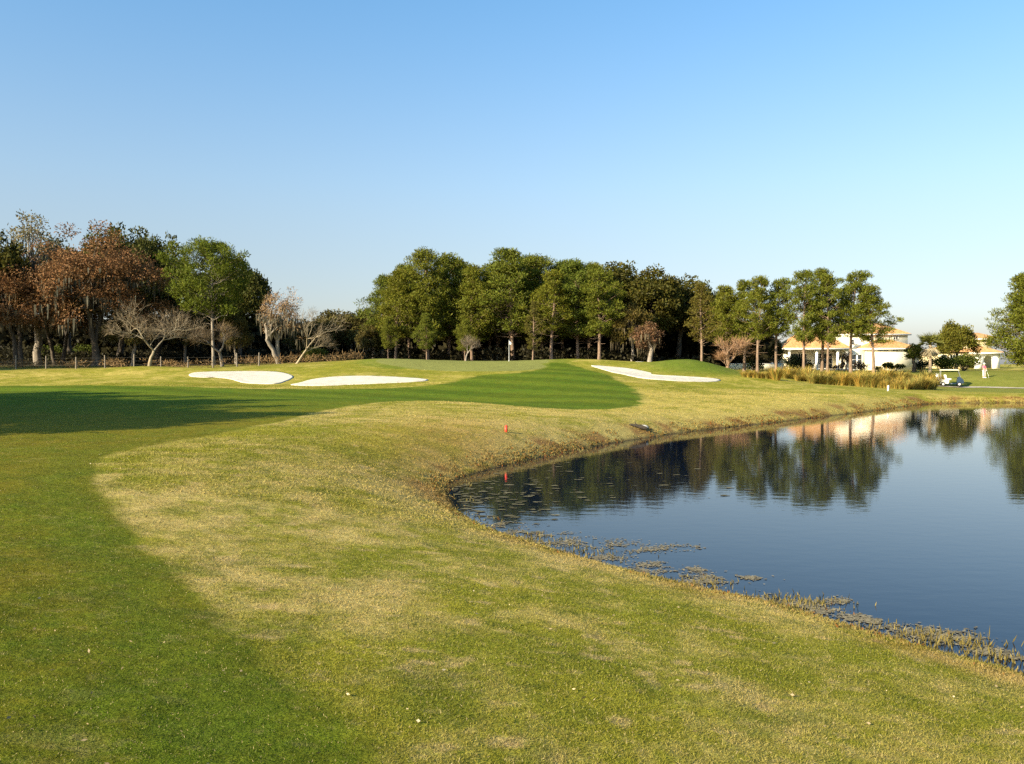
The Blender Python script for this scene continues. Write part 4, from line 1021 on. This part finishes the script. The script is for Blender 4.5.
for px in (945, 954, 963): window(v2, X(px), .49, 1.5, 1.0, 1.5)

# ------------------------------------------------------------------ golf cart
x, y = at(950.5, 387, 98)[0], 98.0; z = g1(x, y) + .045
cart = empty('golf_cart', (x, y, z), R(-22), 'dark blue golf cart with a beige roof parked by the tall grass', 'golf cart')
mb = MB()
mb.prism([(.62, .28), (1.22, .30), (1.32, .50), (1.22, .76), (1.0, .98), (.76, 1.06), (.62, .60)], -.56, .56)
mb.box((.2, 0, .29), (.9, 1.08, .1)); mb.build('body', M['blue'], cart)
mb = MB(); mb.prism([(-1.12, .30), (-.262, .30), (-.18, .62), (-.28, .675), (-1.0, .80), (-1.2, .70)], -.555, .555); mb.build('rear_body', M['seat'], cart)
mb = MB(); mb.box((-.25, 0, .78), (.6, 1.06, .2)); mb.prism([(-.60, .74), (-.40, .80), (-.50, 1.30), (-.68, 1.30)], -.53, .53); mb.build('seat', M['seat'], cart)
mb = MB(); mb.prism([(-1.15, 1.78), (.80, 1.78), (.86, 1.80), (.78, 1.86), (.5, 1.90), (-.8, 1.90), (-1.1, 1.86), (-1.2, 1.81)], -.60, .60); mb.build('roof', M['roof_beige'], cart)
for sy in (-1, 1):
    for a, b_ in (((.94, 1.0), (.72, 1.79)), ((-1.0, .72), (-1.05, 1.79))):
        mb = MB(); mb.tube([(a[0], sy * .52, a[1]), (b_[0], sy * .52, b_[1])], .025, 6); mb.build('roof_post', M['metal'], cart)
mb = MB(); mb.prism([(.915, 1.03), (.93, 1.03), (.73, 1.76), (.715, 1.76)], -.49, .49); mb.build('windscreen', M['glass'], cart)
mb = MB(); mb.tube([(.75, -.25, .85), (.45, -.25, 1.02)], .02, 6); mb.lathe([(.15, -.015), (.17, -.015), (.17, .015), (.15, .015), (.15, -.015)], (.44, -.25, 1.03), 14); mb.build('steering_wheel', M['black'], cart)
for sx in (-.78, .86):
    for sy in (-1, 1):
        mb = MB(); mb.lathe([(.12, -.1), (.22, -.1), (.235, -.06), (.235, .06), (.22, .1), (.12, .1), (.12, -.1)], (sx, sy * .50, .232), 16, 'y'); wh = mb.build('wheel', M['black'], cart, True)
        mb = MB(); mb.lathe([(.001, -.07), (.118, -.085), (.118, .085), (.001, .07)], (sx, sy * .50, .232), 12, 'y'); mb.build('rim', M['white'], wh, True)
for sy in (-.38, .38):
    mb = MB(); mb.lathe([(.001, .03), (.09, .02), (.09, -.05)], (0, 0, 0), 12, 'y'); l_ = mb.build('headlight', M['white'], cart, True); l_.location = (1.265, sy, .57); l_.rotation_euler = (0, 0, R(-90))
for sy, m_ in ((-.26, 'seat'), (.26, 'white')):
    b0 = MB(); b0.tube([(-1.22, sy, .42), (-1.32, sy, .9), (-1.38, sy, 1.28)], [.13, .14, .15], 10); b0.tube([(-1.36, sy + .17, .6), (-1.42, sy + .17, 1.0)], .05, 6)
    rz = R(-22); p = b0.build('golf_bag', M[m_], None, True); p.location = (x, y, z); p.rotation_euler = (0, 0, rz)
    tag(p, 'pale golf bag on the near rear side of the cart' if sy < 0 else 'white golf bag on the far rear side of the cart', 'golf bag')
    cl = MB(); rg = np.random.default_rng(int(sy * 10) + 20)
    for q in range(7): a, b_ = rg.normal() * .05, rg.normal() * .05; cl.tube([(-1.36 + a, sy + b_, 1.1), (-1.40 + a * 1.5, sy + b_ * 1.5, 1.42 + .08 * rg.random())], [.012, .02], 5)
    cl.build('clubs', M['metal'], p)

# ------------------------------------------------------------------ the golfer
def skinned(name, verts, edges, radii, mtl, parent=None, sub=2):
    me = bpy.data.meshes.new(name); me.from_pydata(verts, edges, []); me.materials.append(M[mtl]); o = link(name, me, parent)
    sk = o.modifiers.new('skin', 'SKIN'); sk.use_smooth_shade = True
    lay = me.skin_vertices[0].data if me.skin_vertices else None
    if lay is None: 
        me.attributes.new('x', 'FLOAT', 'POINT')
    for k, r_ in enumerate(radii):
        lay[k].radius = r_ if isinstance(r_, tuple) else (r_, r_); lay[k].use_root = (k == 0)
    ss = o.modifiers.new('sub', 'SUBSURF'); ss.levels = sub; ss.render_levels = sub
    return o
gxp, gyp = at(984, 378, 102)[0], 102.0; zp = g1(gxp, gyp)
per = empty('person', (gxp, gyp, zp), R(200), 'golfer in a pink shirt and pale trousers standing on the grass', 'person')
def body_mesh():
    V = [(0,0,.92),(0,0,1.12),(0,.01,1.32),(0,0,1.44),(0,.01,1.50),(0,.03,1.58),(0,.02,1.67),
         (.17,0,1.38),(.22,.06,1.14),(.12,.24,.98),(.06,.30,.93), (-.17,0,1.38),(-.22,.06,1.14),(-.12,.24,.98),(-.06,.30,.93),
         (.10,0,.86),(.12,.02,.48),(.13,-.01,.09),(.14,.14,.04), (-.10,0,.86),(-.12,.02,.48),(-.13,-.01,.09),(-.14,.14,.04)]
    E = [(0,1),(1,2),(2,3),(3,4),(4,5),(5,6),(2,7),(7,8),(8,9),(9,10),(2,11),(11,12),(12,13),(13,14),(0,15),(15,16),(16,17),(17,18),(0,19),(19,20),(20,21),(21,22)]
    Rr = [(.14,.10),(.12,.09),(.14,.10),(.07,.06),.05,(.085,.095),(.07,.08),.055,.045,.035,.028,.055,.045,.035,.028,.085,.06,.045,.035,.085,.06,.045,.035]
    return V, E, Rr
def skin_obj(name, V, E, Rr, mtl, parent):
    me = bpy.data.meshes.new(name); me.from_pydata(V, E, []); me.materials.append(M[mtl]); o = link(name, me, parent)
    sk = o.modifiers.new('skin', 'SKIN'); sk.use_smooth_shade = True
    if not me.skin_vertices:
        import bmesh
        bm = bmesh.new(); bm.from_mesh(me); bm.verts.layers.skin.verify(); bm.to_mesh(me); bm.free()
    lay = me.skin_vertices[0].data
    for k, r_ in enumerate(Rr):
        lay[k].radius = r_ if isinstance(r_, tuple) else (r_, r_); lay[k].use_root = (k == 0)
    ss = o.modifiers.new('sub', 'SUBSURF'); ss.levels = 2; ss.render_levels = 2
    return o
V, E, Rr = body_mesh()
skin_obj('body', V, E, Rr, 'skin', per)
sv = [(0,0,.94),(0,0,1.12),(0,.01,1.32),(0,0,1.43),(.17,0,1.375),(.215,.045,1.2),(-.17,0,1.375),(-.215,.045,1.2)]
skin_obj('shirt', sv, [(0,1),(1,2),(2,3),(2,4),(4,5),(2,6),(6,7)], [(.165,.125),(.145,.115),(.165,.12),(.085,.075),.075,.07,.075,.07], 'pink', per)
tv = [(0,0,.93),(.10,0,.84),(.12,.02,.48),(.13,-.005,.14),(-.10,0,.84),(-.12,.02,.48),(-.13,-.005,.14)]
skin_obj('trousers', tv, [(0,1),(1,2),(2,3),(0,4),(4,5),(5,6)], [(.165,.125),.11,.085,.07,.11,.085,.07], 'pale_pink', per)
for sx in (-1, 1):
    skin_obj('shoe', [(sx * .13, -.04, .05), (sx * .135, .08, .05), (sx * .14, .19, .04)], [(0, 1), (1, 2)], [.06, .055, .045], 'white', per)
mb = MB(); mb.lathe([(.001, .13), (.06, .12), (.095, .07), (.105, .02), (.10, -.01)], (0, .02, 1.645), 14); mb.prism([(-.08, 1.64), (.08, 1.64), (.08, 1.655), (-.08, 1.655)], .10, .22); mb.build('cap', M['white'], per, True)
mb = MB(); mb.lathe([(.09, .0), (.10, -.06), (.085, -.14), (.04, -.17)], (0, -.03, 1.65), 12); mb.build('hair', M['hair'], per, True)
cb = MB(); cb.tube([(0, .30, .98), (.02, .55, .40), (.03, .72, .03)], [.014, .01, .008], 6); cb.box((.06, .735, .03), (.11, .05, .05))
p = cb.build('golf_club', M['metal']); p.location = per.location; p.rotation_euler = per.rotation_euler; tag(p, 'golf club held by the golfer in pink', 'golf club')

# ------------------------------------------------------------------ light, sky, camera
SUN_EL = R(25); SUN_AZ = math.atan2(-.78, -.62)             # azimuth from +Y towards +X
wd_ = bpy.data.worlds.new('World'); S.world = wd_; wd_.use_nodes = True
nt = wd_.node_tree; nt.nodes.clear(); bg = nt.nodes.new('ShaderNodeBackground'); ow = nt.nodes.new('ShaderNodeOutputWorld'); sky = nt.nodes.new('ShaderNodeTexSky')
sky.sky_type = 'NISHITA'; sky.sun_disc = False; sky.sun_elevation = SUN_EL; sky.sun_rotation = SUN_AZ % (2 * math.pi)
sky.air_density = 1.0; sky.dust_density = 1.6; sky.ozone_density = 1.0; sky.altitude = 0
bg.inputs[1].default_value = .110
tcw = N(nt, 'ShaderNodeTexCoord'); sx_ = N(nt, 'ShaderNodeSeparateXYZ'); nt.links.new(tcw.outputs['Generated'], sx_.inputs[0])
rp_ = nt.nodes.new('ShaderNodeValToRGB'); nt.links.new(sx_.outputs['Z'], rp_.inputs[0]); rp_.color_ramp.interpolation = 'B_SPLINE'
for k_, (p_, c_) in enumerate(((0.0, (.74, .74, .92)), (.09, (.59, .575, .615)), (.20, (.78, .77, .745)), (.38, (.545, .84, .97)), (.55, (.50, .85, 1.0)))):
    e_ = rp_.color_ramp.elements[k_] if k_ < 2 else rp_.color_ramp.elements.new(p_)
    e_.position = p_; e_.color = c_ + (1,)
tint = rp_.outputs[0]
nt.links.new(mixc(nt, 1.0, sky.outputs[0], tint, 'MULTIPLY'), bg.inputs[0]); nt.links.new(bg.outputs[0], ow.inputs[0])
sl = bpy.data.lights.new('sun', 'SUN'); sl.energy = 5.0; sl.angle = R(.5); sl.color = (1, .85, .60)
so = bpy.data.objects.new('sun', sl); COL.objects.link(so)
ds = Vector((math.sin(SUN_AZ) * math.cos(SUN_EL), math.cos(SUN_AZ) * math.cos(SUN_EL), math.sin(SUN_EL)))
so.rotation_euler = ds.to_track_quat('Z', 'Y').to_euler(); so.location = ds * 60

cd = bpy.data.cameras.new('camera'); cd.sensor_width = 36; cd.lens = F / 1024 * 36; cd.clip_end = 4000; cd.clip_start = .05
co = bpy.data.objects.new('camera', cd); COL.objects.link(co); co.location = (0, 0, EYE); co.rotation_euler = (math.pi / 2 - TH, 0, 0); S.camera = co
S.view_settings.view_transform = 'Standard'; S.view_settings.look = 'None'; S.view_settings.exposure = 1.3; S.view_settings.gamma = 1
S.render.engine = 'CYCLES'; S.cycles.use_denoising = False; S.cycles.max_bounces = 6; S.cycles.diffuse_bounces = 3; S.cycles.glossy_bounces = 3; S.cycles.transparent_max_bounces = 4
